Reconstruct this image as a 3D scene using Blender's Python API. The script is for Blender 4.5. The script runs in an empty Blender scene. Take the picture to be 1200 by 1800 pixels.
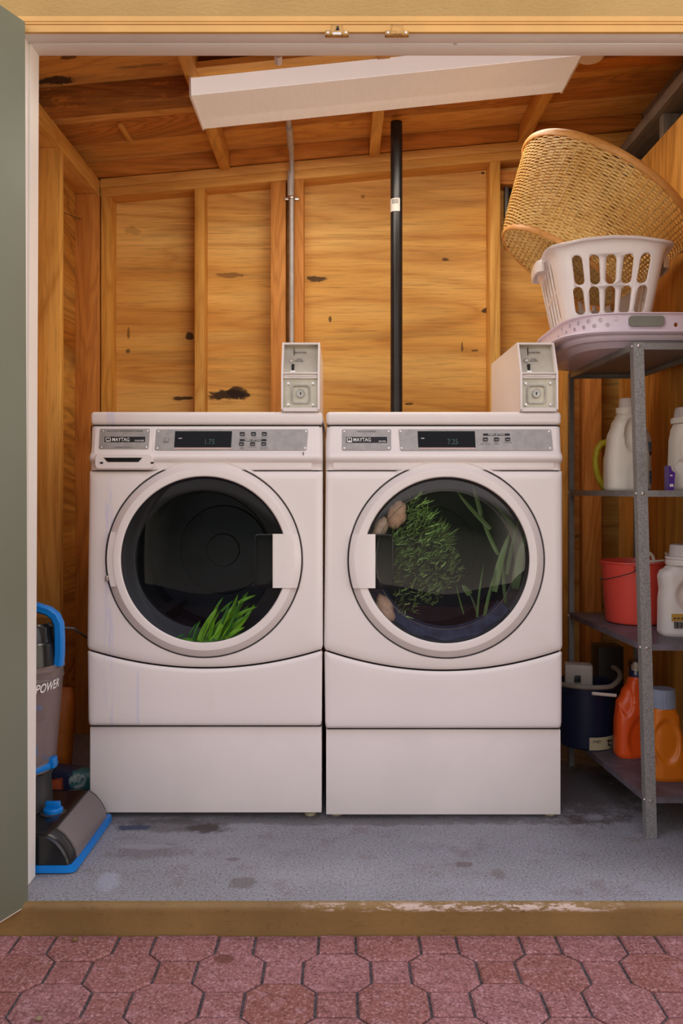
import bpy, bmesh, math, random
from mathutils import Vector, Matrix
R = math.radians
random.seed(7)
sc = bpy.context.scene
col = sc.collection
CZ = 0.96          # camera height above the concrete slab
F = 1500.0         # focal length in pixels of the 1200x1800 frame
HOR = 862.0        # image row of the horizon

# ---------------------------------------------------------------- camera, light
cam_d = bpy.data.cameras.new('camera')
cam = bpy.data.objects.new('camera', cam_d)
col.objects.link(cam)
cam.location = (0, 0, CZ)
cam.rotation_euler = (R(90), 0, 0)
cam_d.sensor_width = 36
cam_d.sensor_fit = 'AUTO'
cam_d.lens = 36 * F / 1800
cam_d.shift_y = -(900 - HOR) / 1800
cam_d.clip_start = 0.02
sc.camera = cam
sc.view_settings.view_transform = 'Standard'
sc.view_settings.look = 'None'
sc.view_settings.gamma = 1
sc.view_settings.use_curve_mapping = False
sc.view_settings.exposure = 0.06

w = bpy.data.worlds.new('sky')
sc.world = w
w.use_nodes = True
nt = w.node_tree
nt.nodes.clear()
out = nt.nodes.new('ShaderNodeOutputWorld')
bg = nt.nodes.new('ShaderNodeBackground')
geo = nt.nodes.new('ShaderNodeTexCoord')
sep = nt.nodes.new('ShaderNodeSeparateXYZ')
mr = nt.nodes.new('ShaderNodeMapRange')
mr.inputs['From Min'].default_value = -1
mr.inputs['From Max'].default_value = 1
ramp = nt.nodes.new('ShaderNodeValToRGB')
e = ramp.color_ramp.elements
e[0].position = 0.0;  e[0].color = (0.62, 0.50, 0.40, 1)
e[1].position = 1.0;  e[1].color = (0.50, 0.62, 0.95, 1)
for p_, c_ in ((0.42, (0.80, 0.68, 0.56, 1)), (0.485, (0.30, 0.30, 0.22, 1)), (0.50, (0.10, 0.12, 0.07, 1)), (0.575, (0.12, 0.15, 0.09, 1)),
               (0.63, (1.35, 1.21, 1.18, 1)), (0.78, (1.25, 1.18, 1.26, 1))):
    k = e.new(p_); k.color = c_
nt.links.new(geo.outputs['Generated'], sep.inputs[0])
nt.links.new(sep.outputs['Z'], mr.inputs['Value'])
nt.links.new(mr.outputs[0], ramp.inputs[0])
# the garden straight opposite is dark, added bright side bands fill the shed
mx_ = nt.nodes.new('ShaderNodeMath'); mx_.operation = 'ABSOLUTE'
nt.links.new(sep.outputs['X'], mx_.inputs[0])
side = nt.nodes.new('ShaderNodeMapRange'); side.interpolation_type = 'SMOOTHSTEP'
side.inputs['From Min'].default_value = 0.22; side.inputs['From Max'].default_value = 0.45
nt.links.new(mx_.outputs[0], side.inputs['Value'])
low = nt.nodes.new('ShaderNodeMapRange'); low.interpolation_type = 'SMOOTHSTEP'
low.inputs['From Min'].default_value = 0.16; low.inputs['From Max'].default_value = 0.0
nt.links.new(sep.outputs['Z'], low.inputs['Value'])
mm = nt.nodes.new('ShaderNodeMath'); mm.operation = 'MULTIPLY'
nt.links.new(side.outputs[0], mm.inputs[0]); nt.links.new(low.outputs[0], mm.inputs[1])
mixc = nt.nodes.new('ShaderNodeMix'); mixc.data_type = 'RGBA'
nt.links.new(mm.outputs[0], mixc.inputs[0]); nt.links.new(ramp.outputs[0], mixc.inputs[6])
mixc.inputs[7].default_value = (2.0, 1.75, 1.4, 1)
nt.links.new(mixc.outputs[2], bg.inputs['Color'])
bg.inputs['Strength'].default_value = 1.30
nt.links.new(bg.outputs[0], out.inputs['Surface'])

# ---------------------------------------------------------------- helpers
def P(px, py, Y):
    return Vector(((px - 600) * Y / F, Y, CZ + (HOR - py) * Y / F))
def PX(px, Y): return (px - 600) * Y / F
def PZ(py, Y): return CZ + (HOR - py) * Y / F

class B:
    def __init__(s): s.bm = bmesh.new()
    def face(s, vs):
        try: return s.bm.faces.new(vs)
        except ValueError: return None
    def box(s, x0, x1, y0, y1, z0, z1, bev=0, seg=2, M=None):
        r = bmesh.ops.create_cube(s.bm, size=1)
        vs = r['verts']
        for v in vs:
            v.co = Vector(((x0 + x1) / 2 + v.co.x * (x1 - x0), (y0 + y1) / 2 + v.co.y * (y1 - y0), (z0 + z1) / 2 + v.co.z * (z1 - z0)))
        if bev > 0:
            es = list({e for v in vs for e in v.link_edges})
            rr = bmesh.ops.bevel(s.bm, geom=es, offset=bev, segments=seg, profile=0.5, affect='EDGES')
            vs = list({v for f in rr['faces'] for v in f.verts} | {v for v in vs if v.is_valid})
        if M is not None:
            for v in vs: v.co = M @ v.co
        return s
    def hexa(s, p):      # 8 points: bottom ring of four then top ring of four
        v = [s.bm.verts.new(q) for q in p]
        for f in ((0,1,2,3), (4,5,6,7), (0,1,5,4), (1,2,6,5), (2,3,7,6), (3,0,4,7)): s.face([v[i] for i in f])
        return s
    def prism(s, pts, axis, a0, a1, M=None):
        def mk(u, w_, a):
            q = Vector((a, u, w_)) if axis == 'X' else Vector((u, a, w_)) if axis == 'Y' else Vector((u, w_, a))
            return M @ q if M is not None else q
        A = [s.bm.verts.new(mk(u, w_, a0)) for u, w_ in pts]
        C_ = [s.bm.verts.new(mk(u, w_, a1)) for u, w_ in pts]
        n = len(pts)
        s.face(A); s.face(C_)
        for i in range(n): s.face([A[i], A[(i + 1) % n], C_[(i + 1) % n], C_[i]])
        return s
    def loft(s, rows, closed=True, cap0=False, cap1=False):
        V = [[s.bm.verts.new(q) for q in r] for r in rows]
        n = len(rows[0])
        for a, b in zip(V, V[1:]):
            for i in range(n if closed else n - 1):
                s.face([a[i], a[(i + 1) % n], b[(i + 1) % n], b[i]])
        if cap0: s.face(V[0])
        if cap1: s.face(V[-1])
        return s
    def tube(s, path, r, n=10, closed=False, caps=True):
        path = [Vector(q) for q in path]
        m = len(path)
        rows = []
        up = None
        for i, q in enumerate(path):
            if closed: t = path[(i + 1) % m] - path[i - 1]
            else: t = path[min(i + 1, m - 1)] - path[max(i - 1, 0)]
            t.normalize()
            if up is None:
                up = Vector((0, 0, 1)) if abs(t.z) < 0.9 else Vector((1, 0, 0))
            a = (up - t * up.dot(t)).normalized()
            up = a
            b = t.cross(a)
            rr = r[i] if isinstance(r, (list, tuple)) else r
            rows.append([q + a * (rr * math.cos(2 * math.pi * k / n)) + b * (rr * math.sin(2 * math.pi * k / n)) for k in range(n)])
        if closed: rows.append(rows[0])
        s.loft(rows, True, caps and not closed, caps and not closed)
        if closed: bmesh.ops.remove_doubles(s.bm, verts=s.bm.verts, dist=1e-6)
        return s
    def lathe(s, prof, c, axis='Z', n=64, cap0=False, cap1=False):
        rows = []
        for r, t in prof:
            row = []
            for k in range(n):
                a = 2 * math.pi * k / n
                if axis == 'Z': row.append(Vector((c[0] + r * math.cos(a), c[1] + r * math.sin(a), t)))
                else: row.append(Vector((c[0] + r * math.cos(a), t, c[2] + r * math.sin(a))))
            rows.append(row)
        s.loft(rows, True, cap0, cap1)
        return s
    def done(s, name, mat, parent=None, local=False, smooth=True, ang=35, label=None, kind=None, attr=None):
        bmesh.ops.recalc_face_normals(s.bm, faces=s.bm.faces)
        if smooth:
            for f in s.bm.faces: f.smooth = True
            for ed in s.bm.edges:
                if len(ed.link_faces) == 2 and ed.calc_face_angle(0) > R(ang): ed.smooth = False
        me = bpy.data.meshes.new(name)
        s.bm.to_mesh(me); s.bm.free()
        o = bpy.data.objects.new(name, me)
        col.objects.link(o)
        if mat is not None: me.materials.append(mat)
        if parent is not None:
            o.parent = parent
            if not local:
                q = parent
                L = Vector((0, 0, 0))
                while q is not None: L += q.location; q = q.parent
                me.transform(Matrix.Translation(-L))
        if label: o['label'] = label
        if kind: o['kind'] = kind
        return o

def thing(name, label, cat, loc=(0, 0, 0), group=None):
    o = bpy.data.objects.new(name, None)
    o.empty_display_size = 0.05
    col.objects.link(o)
    o.location = loc
    o['label'] = label; o['category'] = cat
    if group: o['group'] = group
    return o
def tag(o, label, cat, group=None, kind=None):
    o['label'] = label; o['category'] = cat
    if group: o['group'] = group
    if kind: o['kind'] = kind
    return o
def recenter(o):
    """move a top-level mesh's origin to the middle of its base"""
    me = o.data
    xs = [v.co.x for v in me.vertices]; ys = [v.co.y for v in me.vertices]; zs = [v.co.z for v in me.vertices]
    c = Vector(((min(xs) + max(xs)) / 2, (min(ys) + max(ys)) / 2, min(zs)))
    me.transform(Matrix.Translation(-c)); o.location = o.location + c
    return o
def boolean(o, cutter):
    m = o.modifiers.new('b', 'BOOLEAN'); m.operation = 'DIFFERENCE'; m.object = cutter; m.solver = 'EXACT'
    dg = bpy.context.evaluated_depsgraph_get()
    me = bpy.data.meshes.new_from_object(o.evaluated_get(dg))
    o.modifiers.clear(); o.data = me
    bpy.data.objects.remove(cutter)
def rrect(cx, cy, hw, hh, r, n=5):
    pts = []
    for qx, qy, a0 in ((1, 1, 0), (-1, 1, 90), (-1, -1, 180), (1, -1, 270)):
        for k in range(n + 1):
            a = R(a0 + 90 * k / n)
            pts.append((cx + qx * (hw - r) + r * math.cos(a), cy + qy * (hh - r) + r * math.sin(a)))
    return pts
def superell(cx, cy, z, hw, hd, ex=4, n=64):
    row = []
    for k in range(n):
        a = 2 * math.pi * k / n
        c, s_ = math.cos(a), math.sin(a)
        row.append(Vector((cx + hw * math.copysign(abs(c) ** (2 / ex), c), cy + hd * math.copysign(abs(s_) ** (2 / ex), s_), z)))
    return row
def text(body, name, mat, parent, M, size, thick=0.0003, align='CENTER', shear=0, sx=1.0, bold=0.0, label=None):
    cu = bpy.data.curves.new(name, 'FONT')
    cu.body = body; cu.size = size; cu.extrude = thick; cu.align_x = align; cu.align_y = 'CENTER'; cu.shear = shear
    cu.offset = bold; cu.resolution_u = 3
    t = bpy.data.objects.new(name, cu); col.objects.link(t)
    dg = bpy.context.evaluated_depsgraph_get()
    me = bpy.data.meshes.new_from_object(t.evaluated_get(dg))
    bpy.data.objects.remove(t)
    me.transform(M @ Matrix.Diagonal((sx, 1, 1, 1)))
    me.materials.clear(); me.materials.append(mat)
    o = bpy.data.objects.new(name, me); col.objects.link(o)
    o.parent = parent
    q = parent; L = Vector((0, 0, 0))
    while q is not None: L += q.location; q = q.parent
    me.transform(Matrix.Translation(-L))
    if label: o['label'] = label
    return o

def split(o):
    """give every loose piece of a part its own object"""
    bm = bmesh.new(); bm.from_mesh(o.data); bm.faces.ensure_lookup_table()
    seen = set(); isl = []
    for f in bm.faces:
        if f.index in seen: continue
        st = [f]; seen.add(f.index); cur = []
        while st:
            g_ = st.pop(); cur.append(g_.index)
            for ed in g_.edges:
                for h in ed.link_faces:
                    if h.index not in seen: seen.add(h.index); st.append(h)
        isl.append(set(cur))
    bm.free()
    if len(isl) < 2: return
    src = o.data
    for i, keep in enumerate(isl):
        me = src.copy(); bm = bmesh.new(); bm.from_mesh(me)
        bmesh.ops.delete(bm, geom=[f for f in bm.faces if f.index not in keep], context='FACES')
        bm.to_mesh(me); bm.free()
        if i == 0: o.data = me
        else:
            c = o.copy(); c.data = me; col.objects.link(c)

# ---------------------------------------------------------------- materials
class N:
    def __init__(s, name):
        s.m = bpy.data.materials.new(name); s.m.use_nodes = True
        s.t = s.m.node_tree; s.p = s.t.nodes['Principled BSDF']; s.out = s.t.nodes['Material Output']
    def n(s, typ, **kw):
        x = s.t.nodes.new(typ)
        for k, v in kw.items(): setattr(x, k, v)
        return x
    def set(s, node, key, val):
        if hasattr(val, 'bl_idname') or isinstance(val, bpy.types.NodeSocket): s.t.links.new(val, node.inputs[key])
        else: node.inputs[key].default_value = val
    def coord(s, kind='Object'):
        return s.n('ShaderNodeTexCoord').outputs[kind]
    def mapv(s, v, scale=(1, 1, 1), loc=(0, 0, 0)):
        x = s.n('ShaderNodeMapping'); s.set(x, 'Vector', v); x.inputs['Scale'].default_value = scale; x.inputs['Location'].default_value = loc
        return x.outputs[0]
    def noise(s, v, scale, detail=3, rough=0.5, dist=0):
        x = s.n('ShaderNodeTexNoise'); s.set(x, 'Vector', v); x.inputs['Scale'].default_value = scale
        x.inputs['Detail'].default_value = detail; x.inputs['Roughness'].default_value = rough; x.inputs['Distortion'].default_value = dist
        return x.outputs['Fac']
    def ramp(s, fac, stops):
        x = s.n('ShaderNodeValToRGB'); s.set(x, 'Fac', fac)
        el = x.color_ramp.elements
        el[0].position, el[0].color = stops[0][0], c4(stops[0][1])
        el[1].position, el[1].color = stops[-1][0], c4(stops[-1][1])
        for p_, c_ in stops[1:-1]:
            k = el.new(p_); k.color = c4(c_)
        return x.outputs['Color']
    def math(s, op, a, b=0.0, c=0.0, clamp=False):
        x = s.n('ShaderNodeMath', operation=op, use_clamp=clamp)
        s.set(x, 0, a); s.set(x, 1, b); s.set(x, 2, c)
        return x.outputs[0]
    def mix(s, f, a, b, blend='MIX'):
        x = s.n('ShaderNodeMix', data_type='RGBA', blend_type=blend)
        s.set(x, 0, f)
        for i, v in ((6, a), (7, b)):
            if isinstance(v, bpy.types.NodeSocket): s.t.links.new(v, x.inputs[i])
            else: x.inputs[i].default_value = c4(v)
        return x.outputs[2]
    def bump(s, h, strength=0.3, dist=0.002):
        x = s.n('ShaderNodeBump'); s.set(x, 'Height', h); x.inputs['Strength'].default_value = strength; x.inputs['Distance'].default_value = dist
        s.t.links.new(x.outputs[0], s.p.inputs['Normal'])
    def maprange(s, v, a, b, c=0.0, d=1.0):
        x = s.n('ShaderNodeMapRange', interpolation_type='SMOOTHSTEP'); s.set(x, 0, v)
        for i, q in enumerate((a, b, c, d)): x.inputs[i + 1].default_value = q
        return x.outputs[0]
def c4(c):
    if isinstance(c, (int, float)): return (c, c, c, 1)
    return (c[0], c[1], c[2], 1)
def srgb(r, g, b):
    f = lambda v: (v / 255 / 12.92) if v / 255 <= 0.04045 else ((v / 255 + 0.055) / 1.055) ** 2.4
    return (f(r), f(g), f(b))

def plain(name, colr, rough=0.5, metal=0.0, spec=0.5, nscale=0, namp=0.08, bump=0, trans=0, coat=0):
    m = N(name)
    m.p.inputs['Roughness'].default_value = rough; m.p.inputs['Metallic'].default_value = metal
    m.p.inputs['Specular IOR Level'].default_value = spec
    m.p.inputs['Coat Weight'].default_value = coat
    co = m.coord()
    nz = m.noise(co, nscale or 12, 4, 0.6)
    f = m.maprange(nz, 0.3, 0.7)
    m.set(m.p, 'Base Color', m.mix(f, [v * (1 - namp) for v in colr], [min(1, v * (1 + namp)) for v in colr]))
    if bump: m.bump(m.noise(co, (nscale or 12) * 6, 3), bump, 0.001)
    if trans:
        m.p.inputs['Subsurface Weight'].default_value = trans
        m.p.inputs['Subsurface Radius'].default_value = (0.02, 0.02, 0.02)
    return m.m

def wood(name, light, mid, dark, axis='X', contour=13, cs=0.8, rings=0.55, marks=(), stain=0.35, rough=0.62, seams=None, blotch=1.0, grey=0.3):
    """boards and plywood: contour lines of stretched noise give cathedral grain"""
    m = N(name)
    co = m.coord()
    oi = m.n('ShaderNodeObjectInfo')
    off = m.n('ShaderNodeVectorMath', operation='SCALE'); m.set(off, 0, (13.1, 7.7, 5.3)); m.set(off, 'Scale', oi.outputs['Random'])
    ad = m.n('ShaderNodeVectorMath', operation='ADD'); m.set(ad, 0, co); m.set(ad, 1, off.outputs[0])
    v = ad.outputs[0]
    st = {'X': (0.55, 3.2, 3.2), 'Y': (3.2, 0.55, 3.2), 'Z': (3.2, 3.2, 0.55)}[axis]
    fi = {'X': (3, 60, 60), 'Y': (60, 3, 60), 'Z': (60, 60, 3)}[axis]
    fi2 = {'X': (8, 240, 240), 'Y': (240, 8, 240), 'Z': (240, 240, 8)}[axis]
    base = m.noise(m.mapv(v, st), cs, 3.0, 0.5, 0.6)
    lines = m.math('PINGPONG', m.math('MULTIPLY', base, contour), 0.5)
    lines = m.math('MULTIPLY', lines, 2.0)
    lines = m.math('POWER', lines, 1.8)
    fib = m.noise(m.mapv(v, fi), 1.0, 4, 0.6)
    fib2 = m.noise(m.mapv(v, fi2), 1.0, 2, 0.6)
    big = m.noise(m.mapv(v, tuple(q * 0.8 for q in st)), 1.6, 2, 0.5)
    c = m.mix(m.maprange(big, 0.32, 0.68), mid, light)
    c = m.mix(m.math('MULTIPLY', lines, rings), c, dark)
    c = m.mix(m.math('MULTIPLY', m.maprange(fib, 0.45, 0.75), 0.35), c, dark)
    c = m.mix(m.math('MULTIPLY', m.maprange(fib2, 0.5, 0.75), 0.38), c, [q * 0.5 for q in dark])
    # grey weathering streaks along the grain
    if stain:
        sv = {'X': (1.1, 6, 14), 'Y': (6, 1.1, 14), 'Z': (9, 9, 1.1)}[axis]
        s1 = m.noise(m.mapv(v, sv, loc=(3, 1, 8)), 1.0, 5, 0.65, 0.3)
        c = m.mix(m.math('MULTIPLY', m.maprange(s1, 0.60, 0.74), stain), c, (0.09, 0.065, 0.035))
        s2 = m.noise(m.mapv(v, sv, loc=(31, 9, 2)), 0.8, 4, 0.6, 0.2)
        c = m.mix(m.math('MULTIPLY', m.maprange(s2, 0.5, 0.75), grey), c, (0.27, 0.17, 0.06))
    if marks:
        sp = m.n('ShaderNodeSeparateXYZ'); m.set(sp, 0, co)
        wob = m.noise(m.mapv(co, (1, 1, 2.2)), 26, 4, 0.7)
        a_in = {'XZ': ('X', 'Z'), 'XY': ('X', 'Y'), 'YZ': ('Y', 'Z')}
        for (plane, a0, b0, ra, rb, k, col_) in marks:
            A, Bx = a_in[plane]
            da = m.math('DIVIDE', m.math('SUBTRACT', sp.outputs[A], a0), ra)
            db = m.math('DIVIDE', m.math('SUBTRACT', sp.outputs[Bx], b0), rb)
            d = m.math('SQRT', m.math('ADD', m.math('MULTIPLY', da, da), m.math('MULTIPLY', db, db)))
            d = m.math('ADD', d, m.math('MULTIPLY', m.math('SUBTRACT', wob, 0.5), 1.9))
            c = m.mix(m.math('MULTIPLY', m.maprange(d, 1.05, 0.75), k), c, col_)
    m.set(m.p, 'Base Color', c)
    m.p.inputs['Roughness'].default_value = rough
    m.p.inputs['Specular IOR Level'].default_value = 0.3
    m.bump(m.math('ADD', m.math('MULTIPLY', lines, 0.4), fib), 0.25, 0.0015)
    return m.m

def mk(px, py, rx, ry, Y, k=0.9, c=(0.022, 0.010, 0.006)):
    q = P(px, py, Y)
    return ('XZ', q.x, q.z, rx * Y / F, ry * Y / F, k, c)
YB = 3.49
back_marks = [mk(400, 694, 42, 9, YB, .95), mk(417, 689, 18, 10, YB), mk(318, 700, 20, 4, YB), mk(332, 590, 8, 8, YB),
              mk(402, 484, 24, 5, YB, .6, (.16, .05, .012)), mk(556, 490, 20, 5, YB, .85), mk(853, 546, 9, 5, YB), mk(580, 562, 3, 6, YB, .8),
              mk(782, 456, 6, 2.5, YB, .8), mk(638, 346, 5, 4, YB, .6, (.2, .06, .01)), mk(232, 405, 15, 9, YB, .35, (.2, .07, .015)),
              mk(718, 710, 9, 2, YB, .8), mk(225, 617, 4, 4, YB, .7), mk(226, 585, 3, 12, YB, .6), mk(812, 610, 2, 10, YB, .7), mk(834, 616, 7, 2, YB, .7),
              mk(848, 304, 3, 2, YB, .9)]
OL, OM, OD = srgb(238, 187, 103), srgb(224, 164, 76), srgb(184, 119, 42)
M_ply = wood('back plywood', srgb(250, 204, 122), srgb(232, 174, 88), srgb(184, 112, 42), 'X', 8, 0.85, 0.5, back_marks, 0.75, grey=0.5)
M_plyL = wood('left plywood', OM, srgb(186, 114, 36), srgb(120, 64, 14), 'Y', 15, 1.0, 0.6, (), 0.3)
M_studV = wood('stud wood', OL, OM, OD, 'Z', 14, 1.1, 0.55, (), 0.25, grey=0.15)
M_studR = wood('reddish stud wood', srgb(222, 155, 82), srgb(210, 138, 63), srgb(162, 93, 36), 'Z', 12, 1.5, 0.5, (), 0.12, grey=0.1)
M_plateX = wood('plate wood', srgb(244, 191, 110), srgb(232, 174, 89), srgb(194, 129, 53), 'X', 9, 1.0, 0.4, (), 0.2, grey=0.2)
M_plateY = wood('side plate wood', OL, OM, OD, 'Y', 9, 1.5, 0.45, (), 0.2, grey=0.15)
ceil_marks = [('XY', PX(120, 2.58), 2.58, .026, .016, .85, (.10, .035, .012)), ('XY', -0.90, 2.71, .06, .03, .9, (.03, .016, .012)),
              ('XY', -0.62, 2.67, .10, .010, .5, (.08, .035, .014)),
              ('XY', 0.86, 2.75, .13, .035, .6, (.07, .03, .012)), ('XY', 1.02, 2.9, .10, .05, .5, (.07, .03, .012))]
M_ceil = wood('roof sheathing', srgb(246, 195, 116), srgb(232, 169, 84), srgb(190, 119, 48), 'X', 12, 1.3, 0.5, ceil_marks, 0.5)
M_ceilD = wood('darker roof board', srgb(226, 157, 82), srgb(210, 138, 63), srgb(150, 87, 31), 'X', 16, 1.5, 0.6, (), 0.6)
M_block = wood('weathered blocking', srgb(224, 150, 72), srgb(204, 128, 53), srgb(140, 78, 27), 'X', 12, 1.4, 0.5,
               [('XY', -0.7, 2.79, .5, .06, .45, (.06, .03, .014))], 0.8, grey=0.4)
M_blockB = wood('rear blocking', srgb(226, 154, 72), srgb(210, 134, 57), srgb(150, 87, 29), 'X', 12, 1.4, 0.5, (), 0.4)
M_panel = wood('right panel', srgb(222, 164, 84), srgb(202, 140, 61), srgb(142, 89, 31), 'Z', 14, 1.0, 0.55,
               [('YZ', 2.54, 0.83, .02, .045, .9, (.03, .015, .01)), ('YZ', 2.52, .83, .05, .16, .25, (.08, .04, .015))], 0.3)
M_greywood = wood('weathered grey wood', (.30, .25, .20), (.22, .18, .15), (.10, .08, .07), 'Y', 9, 1.5, 0.4, (), 0.2)
M_greywoodZ = wood('grey stud wood', (.30, .25, .20), (.22, .18, .15), (.10, .08, .07), 'Z', 9, 1.5, 0.4, (), 0.2)

M_enam = plain('white enamel', (0.80, 0.735, 0.715), 0.22, 0, 0.5, 3, 0.02)
M_enam2 = plain('white pedestal paint', (0.75, 0.68, 0.66), 0.38, 0, 0.4, 5, 0.03)
M_shadow = plain('black gap', (0.01, 0.008, 0.008), 0.8)
M_rubber = plain('dark rubber', (0.025, 0.024, 0.026), 0.5)
M_steelplate = plain('brushed grey plate', (0.33, 0.31, 0.29), 0.45, 0.35, 0.35, 40, 0.10)
M_blackplastic = plain('black gloss plastic', (0.008, 0.007, 0.008), 0.22, 0, 0.25)
M_black = plain('black print', (0.012, 0.011, 0.011), 0.4)
M_greyprint = plain('grey print', (0.10, 0.09, 0.085), 0.5)
M_whiteprint = plain('white print', (0.8, 0.78, 0.75), 0.5)
M_screw = plain('screw steel', (0.62, 0.58, 0.55), 0.3, 0.9)
M_pinkmetal = plain('copper tinted strip', (0.55, 0.38, 0.33), 0.35, 0.3)
M_screen = plain('display glass', (0.004, 0.004, 0.005), 0.25, 0, 0.12)
M_greydoor = plain('grey ring plastic', (0.70, 0.645, 0.63), 0.35)

def washer_enamel():
    m = N('white enamel with blue drips')
    co = m.coord(); geo = m.n('ShaderNodeNewGeometry').outputs['Position']
    sp = m.n('ShaderNodeSeparateXYZ'); m.set(sp, 0, geo)
    nz = m.noise(m.mapv(geo, (60, 1, 6)), 1.0, 4, 0.65)
    def band(x0, hw):
        d = m.math('ABSOLUTE', m.math('SUBTRACT', sp.outputs['X'], x0))
        return m.maprange(d, hw, hw * 0.3)
    b1 = m.math('MULTIPLY', band(PX(192, 2.47), .018), m.maprange(nz, 0.42, 0.6))
    b2 = m.math('MULTIPLY', band(PX(243, 2.47), .005), m.maprange(sp.outputs['Z'], PZ(1170, 2.47), PZ(1190, 2.47)))
    b3 = m.math('MULTIPLY', band(PX(370, 2.47), .018), m.math('MULTIPLY', m.maprange(nz, 0.5, 0.65), m.maprange(sp.outputs['Z'], PZ(1175, 2.47), PZ(1200, 2.47))))
    b3 = m.math('MULTIPLY', b3, m.maprange(sp.outputs['Z'], PZ(1262, 2.47), PZ(1240, 2.47)))
    c = m.mix(m.math('MULTIPLY', b1, 0.45), (0.80, 0.735, 0.715), (0.50, 0.52, 0.80))
    c = m.mix(m.math('MULTIPLY', b2, 0.4), c, (0.55, 0.58, 0.80))
    c = m.mix(m.math('MULTIPLY', b3, 0.35), c, (0.62, 0.55, 0.40))
    m.set(m.p, 'Base Color', c); m.p.inputs['Roughness'].default_value = 0.22
    return m.m
M_enamW = washer_enamel()

def glass(name, tint, ior=1.5, rough=0.0, refl=(1, 1, 1)):
    m = N(name)
    tr = m.n('ShaderNodeBsdfTransparent'); tr.inputs[0].default_value = c4(tint)
    gl = m.n('ShaderNodeBsdfGlossy'); gl.inputs['Roughness'].default_value = rough; gl.inputs[0].default_value = c4(refl)
    fr = m.n('ShaderNodeFresnel'); fr.inputs[0].default_value = ior
    mx = m.n('ShaderNodeMixShader')
    m.t.links.new(fr.outputs[0], mx.inputs[0]); m.t.links.new(tr.outputs[0], mx.inputs[1]); m.t.links.new(gl.outputs[0], mx.inputs[2])
    m.t.links.new(mx.outputs[0], m.out.inputs['Surface'])
    m.t.nodes.remove(m.p)
    return m.m
M_glassW = glass('dark washer glass', (0.70, 0.73, 0.78), 1.22)
M_glassD = glass('dryer glass', (0.80, 0.80, 0.80), 1.45)

# ---------------------------------------------------------------- ground, step, slab
def mat_concrete():
    m = N('blue grey concrete')
    co = m.coord()
    n1 = m.noise(co, 2.2, 5, 0.6); n2 = m.noise(co, 9, 6, 0.7); n3 = m.noise(co, 160, 2, 0.6)
    c = m.mix(m.maprange(n1, 0.35, 0.7), (0.235, 0.232, 0.252), (0.31, 0.307, 0.335))
    c = m.mix(m.math('MULTIPLY', m.maprange(n2, 0.52, 0.68), 0.45), c, (0.15, 0.105, 0.085))
    c = m.mix(m.math('MULTIPLY', m.maprange(n3, 0.52, 0.68), 0.6), c, (0.40, 0.39, 0.43))
    c = m.mix(m.math('MULTIPLY', m.maprange(n3, 0.45, 0.33), 0.7), c, (0.08, 0.07, 0.07))
    sp = m.n('ShaderNodeSeparateXYZ'); m.set(sp, 0, co)
    wob = m.noise(co, 14, 5, 0.75)
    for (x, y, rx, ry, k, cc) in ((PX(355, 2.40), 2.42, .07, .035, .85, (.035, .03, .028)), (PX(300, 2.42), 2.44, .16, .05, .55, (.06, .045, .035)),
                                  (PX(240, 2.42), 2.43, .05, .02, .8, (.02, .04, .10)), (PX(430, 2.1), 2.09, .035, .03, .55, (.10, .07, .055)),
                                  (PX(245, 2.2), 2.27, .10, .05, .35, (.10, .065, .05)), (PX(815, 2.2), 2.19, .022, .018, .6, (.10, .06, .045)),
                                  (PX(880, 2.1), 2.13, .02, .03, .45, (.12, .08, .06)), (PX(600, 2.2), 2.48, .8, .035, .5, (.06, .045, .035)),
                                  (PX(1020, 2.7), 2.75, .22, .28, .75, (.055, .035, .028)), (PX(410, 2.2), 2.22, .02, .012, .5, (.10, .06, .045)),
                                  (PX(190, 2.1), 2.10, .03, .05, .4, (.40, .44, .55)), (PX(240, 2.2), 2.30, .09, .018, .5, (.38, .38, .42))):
        da = m.math('DIVIDE', m.math('SUBTRACT', sp.outputs['X'], x), rx)
        db = m.math('DIVIDE', m.math('SUBTRACT', sp.outputs['Y'], y), ry)
        d = m.math('SQRT', m.math('ADD', m.math('MULTIPLY', da, da), m.math('MULTIPLY', db, db)))
        d = m.math('ADD', d, m.math('MULTIPLY', m.math('SUBTRACT', wob, 0.5), 2.4))
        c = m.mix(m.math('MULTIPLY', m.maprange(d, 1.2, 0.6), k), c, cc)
    m.set(m.p, 'Base Color', c); m.p.inputs['Roughness'].default_value = 0.75
    m.bump(m.math('ADD', m.math('MULTIPLY', n3, 0.5), n2), 0.35, 0.002)
    return m.m
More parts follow.
